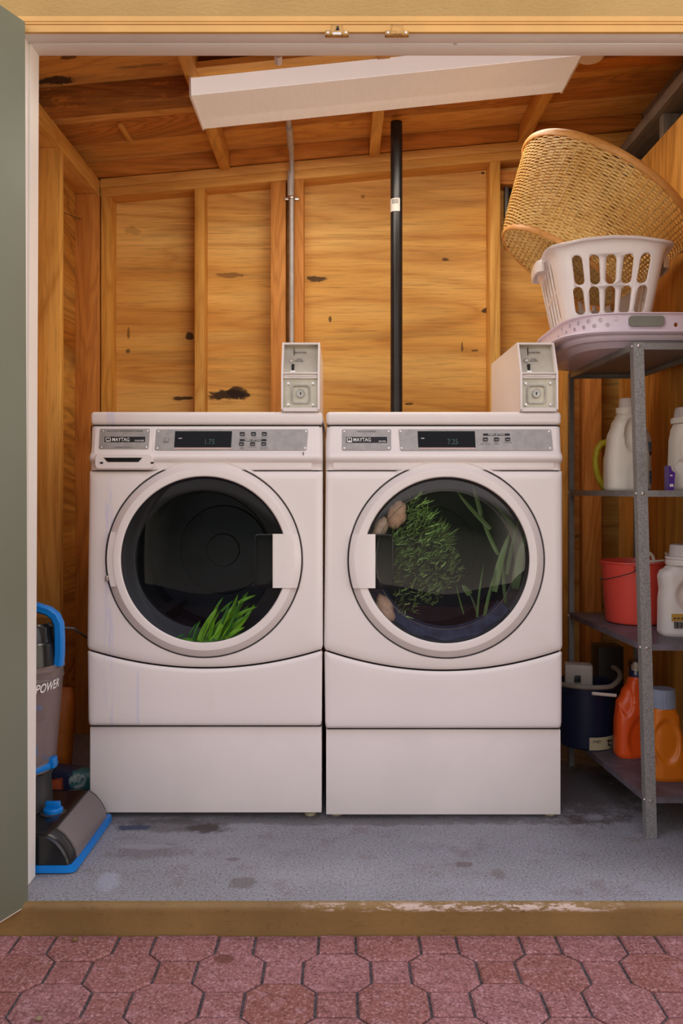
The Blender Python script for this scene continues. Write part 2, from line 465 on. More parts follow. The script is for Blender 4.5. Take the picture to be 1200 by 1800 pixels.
def mat_step():
    m = N('tan painted step')
    co = m.coord()
    sp = m.n('ShaderNodeSeparateXYZ'); m.set(sp, 0, co)
    n1 = m.noise(co, 4, 4, 0.6); n2 = m.noise(m.mapv(co, (1, 1, 3)), 22, 6, 0.75); n3 = m.noise(co, 90, 3, 0.6)
    c = m.mix(m.maprange(n1, 0.3, 0.7), srgb(122, 94, 52), srgb(138, 107, 60))
    c = m.mix(m.math('MULTIPLY', m.maprange(n2, 0.56, 0.7), 0.45), c, srgb(96, 66, 26))
    c = m.mix(m.math('MULTIPLY', m.maprange(n3, 0.6, 0.75), 0.35), c, srgb(80, 56, 26))
    # chipped paint along the top arris, mostly right of the middle
    top = m.maprange(m.math('ABSOLUTE', m.math('ADD', sp.outputs['Z'], 0.010)), 0.012, 0.004)
    along = m.maprange(m.math('ABSOLUTE', m.math('SUBTRACT', sp.outputs['X'], 0.28)), 0.42, 0.28)
    chip = m.math('MULTIPLY', m.math('MULTIPLY', top, along), m.maprange(m.noise(m.mapv(co, (1, 1, 4)), 16, 6, 0.8), 0.50, 0.54))
    c = m.mix(m.math('MULTIPLY', chip, 0.85), c, srgb(206, 184, 172))
    m.set(m.p, 'Base Color', c); m.p.inputs['Roughness'].default_value = 0.6
    m.bump(m.math('ADD', n2, m.math('MULTIPLY', n3, 0.4)), 0.3, 0.003)
    return m.m
def mat_paver():
    m = N('red octagonal pavers')
    co = m.coord()
    at = m.n('ShaderNodeAttribute', attribute_name='tint')
    n1 = m.noise(co, 5, 5, 0.65); n2 = m.noise(co, 170, 3, 0.6); n3 = m.noise(co, 30, 5, 0.7)
    c = m.mix(m.maprange(n1, 0.3, 0.7), srgb(138, 88, 86), srgb(156, 104, 103))
    c = m.mix(at.outputs['Fac'], c, srgb(138, 82, 68))
    c = m.mix(m.math('MULTIPLY', m.maprange(n3, 0.5, 0.7), 0.45), c, srgb(186, 140, 146))
    c = m.mix(m.math('MULTIPLY', m.maprange(n2, 0.52, 0.66), 0.75), c, srgb(84, 48, 46))
    c = m.mix(m.math('MULTIPLY', m.maprange(n2, 0.46, 0.34), 0.5), c, srgb(206, 164, 164))
    sp = m.n('ShaderNodeSeparateXYZ'); m.set(sp, 0, co)
    da = m.math('DIVIDE', m.math('SUBTRACT', sp.outputs['X'], PX(393, 1.87)), .024)
    db = m.math('DIVIDE', m.math('SUBTRACT', sp.outputs['Y'], 1.882), .022)
    d = m.math('SQRT', m.math('ADD', m.math('MULTIPLY', da, da), m.math('MULTIPLY', db, db)))
    c = m.mix(m.math('MULTIPLY', m.maprange(m.math('ADD', d, m.math('MULTIPLY', n3, 0.4)), 1.3, 0.95), 0.7), c, srgb(96, 48, 30))
    m.set(m.p, 'Base Color', c); m.p.inputs['Roughness'].default_value = 0.8
    m.bump(m.math('ADD', m.math('MULTIPLY', n2, 0.6), n3), 0.4, 0.002)
    return m.m

GZ = -0.073
b = B(); b.box(-4, 4, -2.2, 1.995, GZ - 0.1, GZ - 0.006)
gm = plain('joint sand', (0.10, 0.08, 0.082), 0.95, 0, 0.2, 220, 0.6, 0.6)
g = b.done('ground', gm, kind='structure'); 
# interlocking octagon and square pavers
b = B(); lay = b.bm.faces.layers.float.new('tint')
per, rs, hw, hs = 0.231, 0.1145, 0.073, 0.0425
def paver(pts, z):
    t = random.random() ** 2 * 0.9
    top = []; mid = []; bot = []
    cx = sum(p[0] for p in pts) / len(pts); cy = sum(p[1] for p in pts) / len(pts)
    for (x, y) in pts:
        ux, uy = x - cx, y - cy
        l = math.hypot(ux, uy)
        top.append(b.bm.verts.new((x - ux / l * .005, y - uy / l * .005, z)))
        mid.append(b.bm.verts.new((x, y, z - .0035)))
        bot.append(b.bm.verts.new((x, y, z - .02)))
    n = len(pts)
    fs = [b.bm.faces.new(top)]
    for i in range(n):
        j = (i + 1) % n
        fs.append(b.bm.faces.new((mid[i], mid[j], top[j], top[i]))); fs.append(b.bm.faces.new((bot[i], bot[j], mid[j], mid[i])))
    for f in fs: f[lay] = t
for k in range(-22, 3):
    cy = 1.834 + rs * k
    ox = -0.472 + (per / 2 if k % 2 else 0)
    for i in range(-8, 14):
        cx = ox + per * i
        if abs(cx) > 1.9: continue
        gx, gy = 0.0030, 0.0027
        c_ = hw - .031
        z = GZ + random.uniform(-.0012, .0012)
        a, d = hw - gx, hw - gy
        pts = [(a, c_), (c_, d), (-c_, d), (-a, c_), (-a, -c_), (-c_, -d), (c_, -d), (a, -c_)]
        pts = [(cx + x, cy + y) for x, y in pts]
        pts = [(x, min(y, 1.982)) for x, y in pts]
        if min(p[1] for p in pts) < 1.97:
            q = []
            for p in pts:
                if not q or (abs(p[0] - q[-1][0]) + abs(p[1] - q[-1][1])) > 1e-5: q.append(p)
            paver(q, z)
        sx = cx + per / 2
        z = GZ + random.uniform(-.0012, .0012)
        s0 = hs - gx; s1 = hs - gy
        y1 = min(cy + s1, 1.982)
        if cy - s1 < 1.97: paver([(sx + s0, y1), (sx - s0, y1), (sx - s0, cy - s1), (sx + s0, cy - s1)], z)
b.done('floor_paving', mat_paver(), kind='structure', ang=12)

SL = -0.004
b = B()
b.box(-2.6, 2.6, 1.996, 3.9, -0.12, 0)
b.done('floor', mat_concrete(), kind='structure')
b = B()
b.prism([(1.998, -0.0005), (1.992, 0.0006), (1.985, -0.004), (1.981, -0.012), (1.983, -0.02), (1.983, -0.11), (1.998, -0.11)], 'X', -2.6, 2.6)
b.done('trim_1', mat_step(), kind='structure', ang=50)

# ---------------------------------------------------------------- facade
def mat_stucco():
    m = N('tan stucco')
    co = m.coord(); n = m.noise(m.mapv(co, (1, 1, 2.2)), 70, 4, 0.65); n2 = m.noise(co, 4, 3)
    c = m.mix(m.maprange(n2, 0.3, 0.7), srgb(172, 140, 84), srgb(184, 151, 95))
    m.set(m.p, 'Base Color', c); m.p.inputs['Roughness'].default_value = 0.8
    m.bump(n, 0.6, 0.006)
    return m.m
M_stucco = mat_stucco()
M_yellowtrim = plain('yellow tan trim paint', srgb(214, 166, 96), 0.45, 0, 0.4, 8, 0.05)
def mat_jamb():
    m = N('worn white jamb paint')
    co = m.coord(); n = m.noise(m.mapv(co, (1, 1, 0.35)), 26, 6, 0.75); n2 = m.noise(co, 3, 3)
    c = m.mix(m.maprange(n2, .3, .7), (0.80, 0.74, 0.69), (0.85, 0.79, 0.74))
    c = m.mix(m.math('MULTIPLY', m.maprange(n, 0.66, 0.74), 0.6), c, (0.16, 0.07, 0.03))
    m.set(m.p, 'Base Color', c); m.p.inputs['Roughness'].default_value = 0.4
    return m.m
M_jamb = mat_jamb()
OT = CZ + 1.081       # clear height of the opening
JL, JR = -0.7565, 0.90
b = B()
b.box(-3.0, JL - 0.035, 2.02, 2.12, 0, 2.75)
b.box(JR + 0.035, 3.0, 2.02, 2.12, 0, 2.75)
b.box(JL - 0.035, JR + 0.035, 2.02, 2.12, OT + 0.035, 2.75)
b.box(-3.0, JL - 0.035, 2.02, 2.12, -0.11, 0); b.box(JR + .035, 3.0, 2.02, 2.12, -.11, 0)
b.done('wall_front', M_stucco, kind='structure', smooth=False)
# stepped trim over the opening
b = B()
z0 = PZ(56, 2.006)
g1, g2 = PZ(44, 2.006), PZ(39, 2.008)
b.prism([(2.006, z0), (2.006, g1), (2.013, g1 + .0004), (2.013, g1 + .0022), (2.007, g1 + .003), (2.007, g2), (2.014, g2 + .0004), (2.014, g2 + .0022), (2.009, g2 + .003), (2.009, OT + .033), (2.012, OT + .037), (2.03, OT + .037), (2.016, OT + .03), (2.016, z0)], 'X', -0.80, 1.3)
b.done('trim_2', M_yellowtrim, kind='structure', smooth=False)
# frame head: outer rabbet, stop, small gap between them
b = B()
b.box(JL - 0.035, JR + 0.035, 2.017, 2.062, OT, OT + 0.034, 0.0015)
b.done('trim_3', M_jamb, kind='structure')
b = B()
b.box(JL - 0.02, JR + 0.02, 2.0645, 2.122, OT - 0.001, OT + 0.034, 0.002)
b.done('trim_4', M_jamb, kind='structure')
# left and right jamb: leans a few millimetres like the real one
def jamb(name, x, s, y0, y1, th, lean):
    b = B()
    xt, xb = x + lean, x - lean
    q = []
    for xx, z in ((xb, 0.001), (xt, OT)):
        q += [(xx, y0, z), (xx, y1, z), (xx - s * th, y1, z), (xx - s * th, y0, z)]
    b.hexa(q); b.done(name, M_jamb, kind='structure', smooth=False)
jamb('trim_5', JL - 0.004, 1, 2.014, 2.062, 0.03, 0.004)
jamb('trim_6', JL, 1, 2.0645, 2.122, 0.034, 0.0045)
jamb('trim_7', JR, -1, 2.014, 2.062, 0.034, 0)
jamb('trim_8', JR, -1, 2.0645, 2.122, 0.034, 0)

# grey-green door leaf, swung open towards us on the left
def mat_leaf():
    m = N('grey green door paint')
    co = m.coord(); n = m.noise(co, 120, 3, .6); n2 = m.noise(co, 2.0, 3, .5)
    c = m.mix(m.maprange(n2, .3, .7), srgb(112, 116, 98), srgb(120, 124, 108))
    m.set(m.p, 'Base Color', c); m.p.inputs['Roughness'].default_value = 0.6
    m.bump(n, 0.15, 0.001)
    return m.m
t = bpy.data.objects.new('door_1', None); col.objects.link(t)
t.location = (-0.7335, 2.0, 0); t['kind'] = 'structure'
t.rotation_euler = (0, R(0.28), R(-(180 - 67)))
zb, zt = PZ(1590, 2.0), PZ(42, 2.0)
b = B(); b.box(0, 0.86, -0.04, 0.0, zb, zt, 0.0015); b.done('door_panel', mat_leaf(), t, local=True)
b = B(); b.box(0.001, 0.86, -0.039, -0.001, zb - 0.002, zb + 0.0005); b.done('door_sweep', M_jamb, t, local=True, label='pale bare bottom edge')

# strikes in the head of the frame
M_brass = plain('aged brass', srgb(170, 132, 78), 0.38, 0.8, 0.5, 60, 0.35)
def strike(px, kind_, label):
    x = PX(px, 2.01)
    t = thing('door_strike', label, 'door latch', (x, 2.012, PZ(58, 2.006)), group=None)
    y0 = 2.0035
    zt_, zb_ = PZ(54.5, y0), PZ(65.5, y0)
    b = B(); b.box(x - .028, x + .028, y0 - .003, y0 + .0105, zb_ + .004, zt_, .001)
    b.done('plate', M_brass, t)
    b = B()
    for s in (-1, 1): b.lathe([(0, y0 - .0042), (.0028, y0 - .0042), (.0034, y0 - .003)], (x + s * .021, 0, (zt_ + zb_) / 2 + .002), 'Y', 12)
    b.done('screw', M_screw, t)
    if kind_:
        b = B(); b.box(x - .010, x + .010, y0 - .006, y0 - .002, zb_ + .003, zb_ + .009, .001); b.done('latch_lip', M_screw, t, label='bright worn lip')
        b = B(); b.prism([(x - .004, zt_), (x + .006, zt_), (x + .003, zt_ + .012), (x + .001, zt_ + .012)], 'Y', y0 - .001, y0 + .002); b.done('latch_hook', M_blackplastic, t, label='black latch hook')
    else:
        b = B(); b.box(x - .010, x + .010, y0 - .005, y0 - .002, zb_ + .005, zb_ + .008, .0008); b.done('latch_lip', M_brass, t)
    b = B(); b.tube([(x - .014, y0 - .001, zt_), (x - .013, y0 - .001, zt_ + .012), (x - .010, y0 - .001, zt_ + .014), (x + .010, y0 - .001, zt_ + .014), (x + .013, y0 - .001, zt_ + .011), (x + .014, y0 - .001, zt_)], .0007, 6)
    b.done('keeper_outline', M_brass, t)
strike(592, True, 'worn brass door strike with dark hook, left of the pair under the yellow trim')
strike(697, False, 'tan painted door strike without hook, right of the pair under the yellow trim')

# ---------------------------------------------------------------- shed shell
XL, XLS = -1.049, -0.96          # left siding plane, left stud faces
XR, XRS = 1.19, 1.10
ZS, ZW = 3.40, 3.49              # stud faces and siding of the back wall (in Y)
def hply(x): return CZ + 1.384 + 0.09 * x     # underside of the roof boards
def hplate(x): return CZ + 1.326 + 0.09 * x   # top of the back top plate
b = B(); b.box(-1.2, 1.35, ZW, ZW + .02, 0, 2.6)
wb = b.done('wall_back', M_ply, kind='structure', smooth=False)
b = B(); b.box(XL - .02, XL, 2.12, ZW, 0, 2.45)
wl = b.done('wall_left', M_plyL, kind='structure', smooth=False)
b = B(); b.box(XR, XR + .02, 2.12, ZW, 0, 2.55)
wr = b.done('wall_right', M_greywoodZ, kind='structure', smooth=False)
def slab(x0, x1, y0, y1, f0, f1, mat, name, parent, bev=0):
    b = B()
    b.hexa([(x0, y0, f0(x0)), (x1, y0, f0(x1)), (x1, y1, f0(x1)), (x0, y1, f0(x0)),
            (x0, y0, f1(x0)), (x1, y0, f1(x1)), (x1, y1, f1(x1)), (x0, y1, f1(x0))])
    if bev:
        bmesh.ops.bevel(b.bm, geom=b.bm.edges[:], offset=bev, segments=2, profile=.5, affect='EDGES')
    return b.done(name, mat, parent, smooth=bool(bev))
ce = slab(-1.2, 1.35, 2.02, 3.02, hply, lambda x: hply(x) + .02, M_ceil, 'ceiling', None); ce['kind'] = 'structure'
slab(-1.2, 1.35, 3.022, 3.20, hply, lambda x: hply(x) + .02, M_ceilD, 'roof_board', ce)
slab(-1.2, 1.35, 3.202, 3.55, hply, lambda x: hply(x) + .02, M_ceil, 'roof_board', ce)
hb = lambda x: hply(x) - .068
for xc in (-0.462, 0.13, 0.72):
    slab(xc - .02, xc + .02, 2.13, 3.402, hb, lambda x: hply(x) - .001, M_plateY, 'rafter', ce, .002)
for (x0, x1) in ((-1.046, -.483), (-.441, .109), (.151, .699), (.741, 1.186)):
    slab(x0, x1, 2.75, 2.83, hb, lambda x: hply(x) - .001, M_block, 'blocking', ce, .002)
    slab(x0, x1, 3.37, 3.408, lambda x: hply(x) - .055, lambda x: hply(x) - .001, M_blockB, 'blocking', ce, .002)
slab(PX(214, 3.1), PX(222, 3.1), 3.04, 3.195, lambda x: hply(x) - .012, lambda x: hply(x) - .001, M_plateY, 'cleat', ce, .001)
# back wall framing
slab(XLS, XR, 3.395, ZW, lambda x: hplate(x) - .035, hplate, M_plateX, 'top_plate', wb, .0015)
slab(XLS, XR, 3.399, ZW, lambda x: hplate(x) - .070, lambda x: hplate(x) - .0355, M_plateX, 'top_plate', wb, .0015)
def bstud(x0, x1, mat=M_studV, y0=ZS):
    slab(x0, x1, y0, ZW, lambda x: 0.0, lambda x: hplate(x) - .0705, mat, 'stud', wb, .0015)
bstud(-.958, -.92); bstud(-.585, -.547); bstud(-.282, -.222, M_studR); bstud(-.189, -.151, M_studR); bstud(PX(861, ZS), PX(879, ZS)); bstud(.972, 1.036, M_studR)
bstud(.885, .905)
slab(PX(880, ZS), .884, ZS + .03, ZW, lambda x: CZ + 1.232, lambda x: CZ + 1.285, M_block, 'header_block', wb, .001)
# left wall framing
def lstud(y0, w_=.038, mat=M_studV):
    b = B(); b.box(XL, XLS, y0, y0 + w_, 0, CZ + 1.168, .0015); b.done('stud', mat, wl)
lstud(2.91); lstud(3.36, mat=M_studR); lstud(2.50); lstud(2.13)
b = B(); b.box(XL, XLS, 2.12, 3.394, CZ + 1.1685, CZ + 1.232, .002); b.done('top_plate', M_plateY, wl)
b = B(); b.tube([P(107, 372, 2.95), P(142, 385, 3.36)], .0015, 6); b.done('nail_wire', M_rubber, wl)
# right wall framing
b = B(); b.box(XRS - .01, XR, 2.13, 3.394, CZ + 1.306, CZ + 1.345, .002); b.done('top_plate', M_greywood, wr)
for y in (2.13, 2.55, 2.95, 3.355):
    b = B(); b.box(XRS + .012, XR, y, y + .038, 0, CZ + 1.305, .0015); b.done('stud', M_greywoodZ, wr)
b = B(); b.box(XRS, XRS + .011, 2.13, 3.385, 0, CZ + 1.214); b.done('wall_panel', M_panel, wr)
# louvre vent in the back wall
vt = thing('wall_vent', 'grey metal vent frame in the back wall behind the wicker hamper', 'vent', P(905, 430, 3.47))
x0, x1, z1, z0 = PX(887, 3.46), PX(960, 3.46), PZ(305, 3.46), PZ(430, 3.46)
M_vent = plain('dull grey metal', (0.16, 0.16, 0.155), 0.5, 0.6)
b = B()
for q in ((x0, x0 + .014, z0, z1), (x1 - .014, x1, z0, z1), (x0 + .014, x1 - .014, z1 - .014, z1), (x0 + .014, x1 - .014, z0, z0 + .014)):
    b.box(q[0], q[1], 3.455, 3.489, q[2], q[3], .001)
b.done('frame', M_vent, vt)
b = B(); b.box(x0 + .014, x1 - .014, 3.484, 3.489, z0 + .014, z1 - .014); b.done('screen', M_shadow, vt, label='dark screen')

# ---------------------------------------------------------------- fluorescent light, conduit, pipe
def mat_lens():
    m = N('prismatic lens')
    co = m.coord()
    m.p.inputs['Roughness'].default_value = 0.4
    w1 = m.n('ShaderNodeTexWave', bands_direction='X'); m.set(w1, 'Vector', co); w1.inputs['Scale'].default_value = 55
    w2 = m.n('ShaderNodeTexWave', bands_direction='Y'); m.set(w2, 'Vector', co); w2.inputs['Scale'].default_value = 55
    h = m.math('MULTIPLY', w1.outputs['Fac'], w2.outputs['Fac'])
    m.set(m.p, 'Base Color', m.mix(h, (0.62, 0.55, 0.50), (0.80, 0.73, 0.68)))
    m.p.inputs['Emission Color'].default_value = (1.0, .80, .64, 1); m.p.inputs['Emission Strength'].default_value = 0.22  # emission added to brighten the lens, the fixture itself is off
    m.bump(h, 0.5, 0.003)
    return m.m
M_lens = mat_lens()
M_lens2 = plain('smooth lens side', (0.82, 0.78, 0.77), 0.3)
M_lens2.node_tree.nodes['Principled BSDF'].inputs['Emission Color'].default_value = (1.0, .88, .82, 1)
M_lens2.node_tree.nodes['Principled BSDF'].inputs['Emission Strength'].default_value = 0.40  # added glow, so the side of the unlit lens looks bright
FX0, FX1, FYF, FYB = -0.467, 0.743, 2.63, 2.88
fz = lambda x: CZ + 1.217 + 0.103 * (x + .467)
fl = thing('ceiling_light', 'long white fluorescent wraparound light fixed under the sloping roof', 'ceiling light', (0.14, 2.75, fz(.14)))
tz = 0.052
ll = bpy.data.lights.new('added_fill_light', 'AREA'); ll.shape = 'RECTANGLE'; ll.size = 1.15; ll.size_y = 0.22; ll.energy = 12; ll.color = (1.0, 0.90, 0.76)  # area light added below the unlit fixture to brighten back wall and roof
lo = bpy.data.objects.new('added_fill_light', ll); col.objects.link(lo); lo.location = (0.14, 2.755, fz(.14) - .006); lo.rotation_euler = (R(8), -math.atan(.103), 0)
def fbox(name, x0, x1, prof, mat, **k):
    b = B()
    rows = [[Vector((x, y, fz(x) + dz)) for y, dz in prof] for x in (x0, x1)]
    b.loft(rows, True, True, True)
    return b.done(name, mat, fl, **k)
fbox('lens', FX0 + .004, FX1 - .004, [(FYF + .006, 0.0), (FYB - .006, 0.0), (FYB, .006), (FYB - .002, tz), (FYF + .03, tz), (FYF + .002, .004)], M_lens)
fbox('lens_side', FX0 + .004, FX1 - .004, [(FYF + .001, 0.002), (FYF + .0045, .0015), (FYF + .012, tz), (FYF - .004, tz)], M_lens2, label='smooth bright lens side')
for x0_, x1_ in ((FX0 - .002, FX0 + .004), (FX1 - .004, FX1 + .002)):
    fbox('end_cap', x0_, x1_, [(FYF - .001, -.002), (FYB + .001, -.002), (FYB + .003, tz + .004), (FYF - .007, tz + .004)], M_enam)
fbox('housing', FX0 + .01, FX1 - .01, [(FYF + .02, tz - .001), (FYB - .02, tz - .001), (FYB - .02, tz + .012), (FYF + .02, tz + .012)], M_enam)
b = B(); x0_, x1_ = FX0 - .012, FX1 - .1
yb0, yb1 = FYF - .035, FYB - .02
b.hexa([(x0_, yb0, fz(x0_) + tz + .0125), (x1_, yb0, fz(x1_) + tz + .0125), (x1_, yb1, fz(x1_) + tz + .0125), (x0_, yb1, fz(x0_) + tz + .0125),
        (x0_, yb0, fz(x0_) + tz + .032), (x1_, yb0, fz(x1_) + tz + .032), (x1_, yb1, fz(x1_) + tz + .032), (x0_, yb1, fz(x0_) + tz + .032)])
mb = b.done('mounting_board', M_plateX, None)
recenter(mb); tag(mb, 'thin pine board the white fluorescent light is screwed to', 'board')
b = B(); q = P(1037, 97, 2.66); b.lathe([(.0, q.z - .012), (.036, q.z - .012), (.045, q.z - .004), (.045, q.z + .02), (0, q.z + .02)], (q.x, q.y, 0), 'Z', 32)
o = b.done('junction_cover', M_enam); recenter(o); tag(o, 'round white electrical cover at the right end of the fluorescent light', 'electrical cover')

M_conduit = plain('grey conduit', (0.50, 0.48, 0.48), 0.45, 0.2, 0.5, 30, 0.1)
cd = thing('electrical_conduit', 'thin grey metal conduit rising up the back wall to the light', 'conduit', (-.198, 3.385, 0.6))
b = B()
path = [(-.198, 3.385, .5), (-.198, 3.385, CZ + 1.19), (-.197, 3.378, CZ + 1.25), (-.196, 3.35, CZ + 1.30), (-.195, 3.30, CZ + 1.318), (-.193, 3.2, CZ + 1.326), (-.19, 3.0, CZ + 1.341), (-.19, 2.14, CZ + 1.341)]
b.tube(path, .0098, 14); b.done('conduit_pipe', M_conduit, cd)
b = B(); b.tube([P(510.5, 345, 3.385), P(510.5, 300, 3.38)], .0125, 14); b.tube([(-.195, 3.29, CZ + 1.319), (-.192, 3.12, CZ + 1.328)], .0128, 14)
b.done('coupling', M_conduit, cd)
b = B(); q = P(511, 347, 3.38)
b.lathe([(.0135, q.z - .006), (.0145, q.z - .004), (.0145, q.z + .004), (.0135, q.z + .006)], (-.198, 3.385, 0), 'Z', 20)
b.box(-.198 - .028, -.198 + .028, 3.392, 3.397, q.z - .006, q.z + .006, .001); b.done('strap', M_screw, cd, label='bright pipe strap')
b = B(); b.tube([P(489, 110, 2.45), P(489, 96, 2.42)], .011, 12); b.done('label_wrap', M_enam, cd, label='white printed wrap')
for dz in (-.004, .004):
    pass

M_abs = plain('black plastic pipe', (0.014, 0.014, 0.016), 0.32, 0, 0.5, 20, 0.3)
pp = thing('drain_pipe', 'tall open-topped black plastic standpipe behind the dryer', 'pipe', (.206, 3.2, .5))
b = B(); r_ = .0225
b.lathe([(r_, .3), (r_, CZ + 1.380), (r_ - .004, CZ + 1.382), (r_ - .005, CZ + 1.30)], (.206, 3.2, 0), 'Z', 32); b.done('pipe', M_abs, pp)
def sticker(cx, cy, r, z0, z1, a0, a1, mat, name, parent, off=.0006, n=10):
    b = B(); rows = []
    for z in (z0, z1):
        rows.append([Vector((cx + (r + off) * math.cos(R(a0 + (a1 - a0) * k / n)), cy + (r + off) * math.sin(R(a0 + (a1 - a0) * k / n)), z)) for k in range(n + 1)])
    b.loft(rows, False); return b.done(name, mat, parent)
M_paper = plain('white paper label', (0.74, 0.70, 0.66), 0.6)
st = sticker(.206, 3.2, r_, PZ(371, 3.18), PZ(348, 3.18), 180, 300, M_paper, 'sticker', pp)
b = B()
for k in range(9):
    a = R(225 + k * 7); x, y = .206 + (r_ + .001) * math.cos(a), 3.2 + (r_ + .001) * math.sin(a)
    b.box(x - .0006, x + .0006, y - .0002, y + .0002, PZ(358, 3.18), PZ(350, 3.18))
b.done('barcode', M_black, st)
b = B(); a = R(250)
b.box(.206 + r_ * math.cos(a) - .0005, .206 + r_ * math.cos(a) + .0005, 3.2 + r_ * math.sin(a) - .0004, 3.2 + r_ * math.sin(a), 1.2, 2.1)
b.done('printed_line', M_greyprint, pp)

# ---------------------------------------------------------------- washer and dryer
S = 602.4
def T3(px, py, Y, tilt=0):
    q = P(px, py, Y)
    return Matrix.Translation(q) @ Matrix.Rotation(R(90 - tilt), 4, 'X')
def yc(py):          # slanted console face
    return 2.487 + (2.462 - 2.487) * (py - 748) / (794 - 748)
TILT = 18
def cplate(b, x0, y0, x1, y1, t0, t1, skew=0, r=0):
    """flat plate lying on the slanted console: pixel corners, t0..t1 stand-off towards the viewer"""
    nrm = Vector((0, -math.cos(R(TILT)), math.sin(R(TILT))))
    if r: pts = rrect((x0 + x1) / 2, (y0 + y1) / 2, (x1 - x0) / 2, (y1 - y0) / 2, r, 4)
    else: pts = [(x0, y0), (x1, y0), (x1, y1), (x0, y1)]
    A = [P(x + skew * (y - y0) / (y1 - y0), y, yc(y)) for x, y in pts]
    b.loft([[q + nrm * t0 for q in A], [q + nrm * t1 for q in A]], True, True, True)

def machine(kind):
    W = kind == 'washer'
    name = 'washing_machine' if W else 'tumble_dryer'
    lab = ('white front-loading coin-operated washer with dispenser drawer, blue drips and dark round door' if W
           else 'white front-loading coin-operated dryer under the right coin box, with grey reflecting round door')
    L, Rt = (158, 567) if W else (573, 987)
    M_b = M_enamW if W else M_enam
    cx, cy = (358.5, 983.5) if W else (784, 984.7)
    root = thing(name, lab, 'washing machine' if W else 'clothes dryer', (PX((L + Rt) / 2, 2.5), 2.82, 0), group=None)
    Yb = 3.15
    # cabinet behind the front panels
    xl, xr = PX(L + 1, 2.5), PX(Rt - 2, 2.5)
    dcx, dcz = PX(cx, 2.475), PZ(cy, 2.475)
    b = B()
    y0 = 2.505
    b.box(xl, xl + .004, y0, Yb, .03, PZ(748, 2.5)); b.box(xr - .004, xr, y0, Yb, .03, PZ(748, 2.5))
    b.box(xl, xr, Yb - .004, Yb, .03, PZ(748, 2.5)); b.box(xl, xr, y0, Yb, .03, .034)
    b.box(xl, xr, y0, y0 + .003, PZ(806, 2.5), PZ(748, 2.5))
    b.box(xl, xr, y0, y0 + .003, .03, PZ(1170, 2.5))
    b.done('cabinet', M_b, root)
    # lid
    b = B(); b.box(PX(L, 2.48), PX(Rt, 2.48), 2.48, Yb + .01, PZ(748, 2.48) + .002, PZ(723.5, 2.48), .011, 4)
    b.done('lid', M_b, root)
    b = B(); b.box(PX(L, 2.48) + .006, PX(Rt, 2.48) - .006, 2.489, 2.6, PZ(751, 2.48), PZ(747, 2.48)); b.done('gap', M_shadow, root)
    # console: lofted rows across x for a sequence of heights
    rows = []
    le, re = L - 158, Rt - 567
    for (py, Y, dl) in ((749.5, 2.487, 1.0), (760, yc(760), .5), (780, yc(780), 0), (794, 2.463, -1), (799, 2.455, -3), (804, 2.452, -4), (809, 2.456, -3.4), (813, 2.466, -1.6), (815.5, 2.470, -.5), (826.5, 2.470, -.5)):
        a, c_ = PX(L + (dl if W or dl > 0 else -1), Y), PX(Rt - (dl if not W or dl > 0 else 0), Y)
        z = PZ(py, Y)
        row = [(a, 2.53, z), (a, Y + .016, z), (a + .003, Y + .006, z), (a + .010, Y + .001, z), (a + .018, Y, z)]
        row += [(a + .018 + (c_ - a - .036) * k / 6, Y, z) for k in range(1, 6)]
        row += [(c_ - .018, Y, z), (c_ - .010, Y + .001, z), (c_ - .003, Y + .006, z), (c_, Y + .016, z), (c_, 2.53, z)]
        rows.append([Vector(q) for q in row])
    b = B(); b.loft(rows, False)
    b.done('console', M_b, root, ang=60)
    # raised shoulder strip under the console
    b = B(); Yq = 2.4665
    b.box(PX(L + (10 if W else 12), Yq), PX(Rt - (19 if W else 13), Yq), Yq, 2.50, PZ(826, Yq), PZ(811, Yq), .003)
    b.done('shoulder_strip', M_b, root)
    # door panel with round opening
    Yp = 2.4645
    hole = 173.2
    bl, br = (L - 4.5, Rt + .4) if W else (L - 3.6, Rt + 1.0)
    tl, tr_ = L - 0.5, Rt + .3
    ytop, yside, ymid = 828.2, (1140 if W else 1141), (1172.5 if W else 1177)
    def arc_y(x, d=0):
        u = (x - (bl + br) / 2) / ((br - bl) / 2)
        return yside + (ymid - yside) * (1 - u * u) + d
    outl = []
    for k in range(25): outl.append((tl + (tr_ - tl) * k / 24, ytop))
    for k in range(1, 25): outl.append((tr_ + (br - tr_) * k / 24, ytop + (yside - 6 - ytop) * k / 24))
    outl += [(br - .8, yside - 3)]
    for k in range(0, 41):
        x = br - 2.5 - (br - bl - 5) * k / 40; outl.append((x, arc_y(x)))
    outl += [(bl + .8, yside - 3)]
    for k in range(24): outl.append((bl + (tl - bl) * k / 24, yside - 6 + (ytop - yside + 6) * k / 24))
    def ring(rr, Y, inset=None, blend=0):
        row = []
        for (x, y) in outl:
            a = math.atan2(y - cy, x - cx)
            hx, hy = cx + rr * math.cos(a), cy + rr * math.sin(a)
            row.append((hx, hy))
        return row
    def shr(px_):       # outline shrunk inwards by pixels
        mx, my = (bl + br) / 2, (ytop + yside) / 2
        row = []
        for (x, y) in outl:
            row.append((mx + (x - mx) * (1 - px_ / ((br - bl) / 2)), my + (y - my) * (1 - px_ / ((ymid - ytop) / 2))))
        return row
    ring_rows = []
    for row, Y in ((ring(hole, 0), 2.53), (ring(hole, 0), Yp + .004), (ring(hole + 1.2, 0), Yp)):
        ring_rows.append([P(x, y, Y) for x, y in row])
    i1 = shr(16); i2 = shr(5); i3 = shr(1.0)
    # keep the shrunk outlines outside the hole
    def out_of_hole(row, rr):
        o_ = []
        for x, y in row:
            d = math.hypot(x - cx, y - cy)
            if d < rr: x, y = cx + (x - cx) * rr / d, cy + (y - cy) * rr / d
            o_.append((x, y))
        return o_
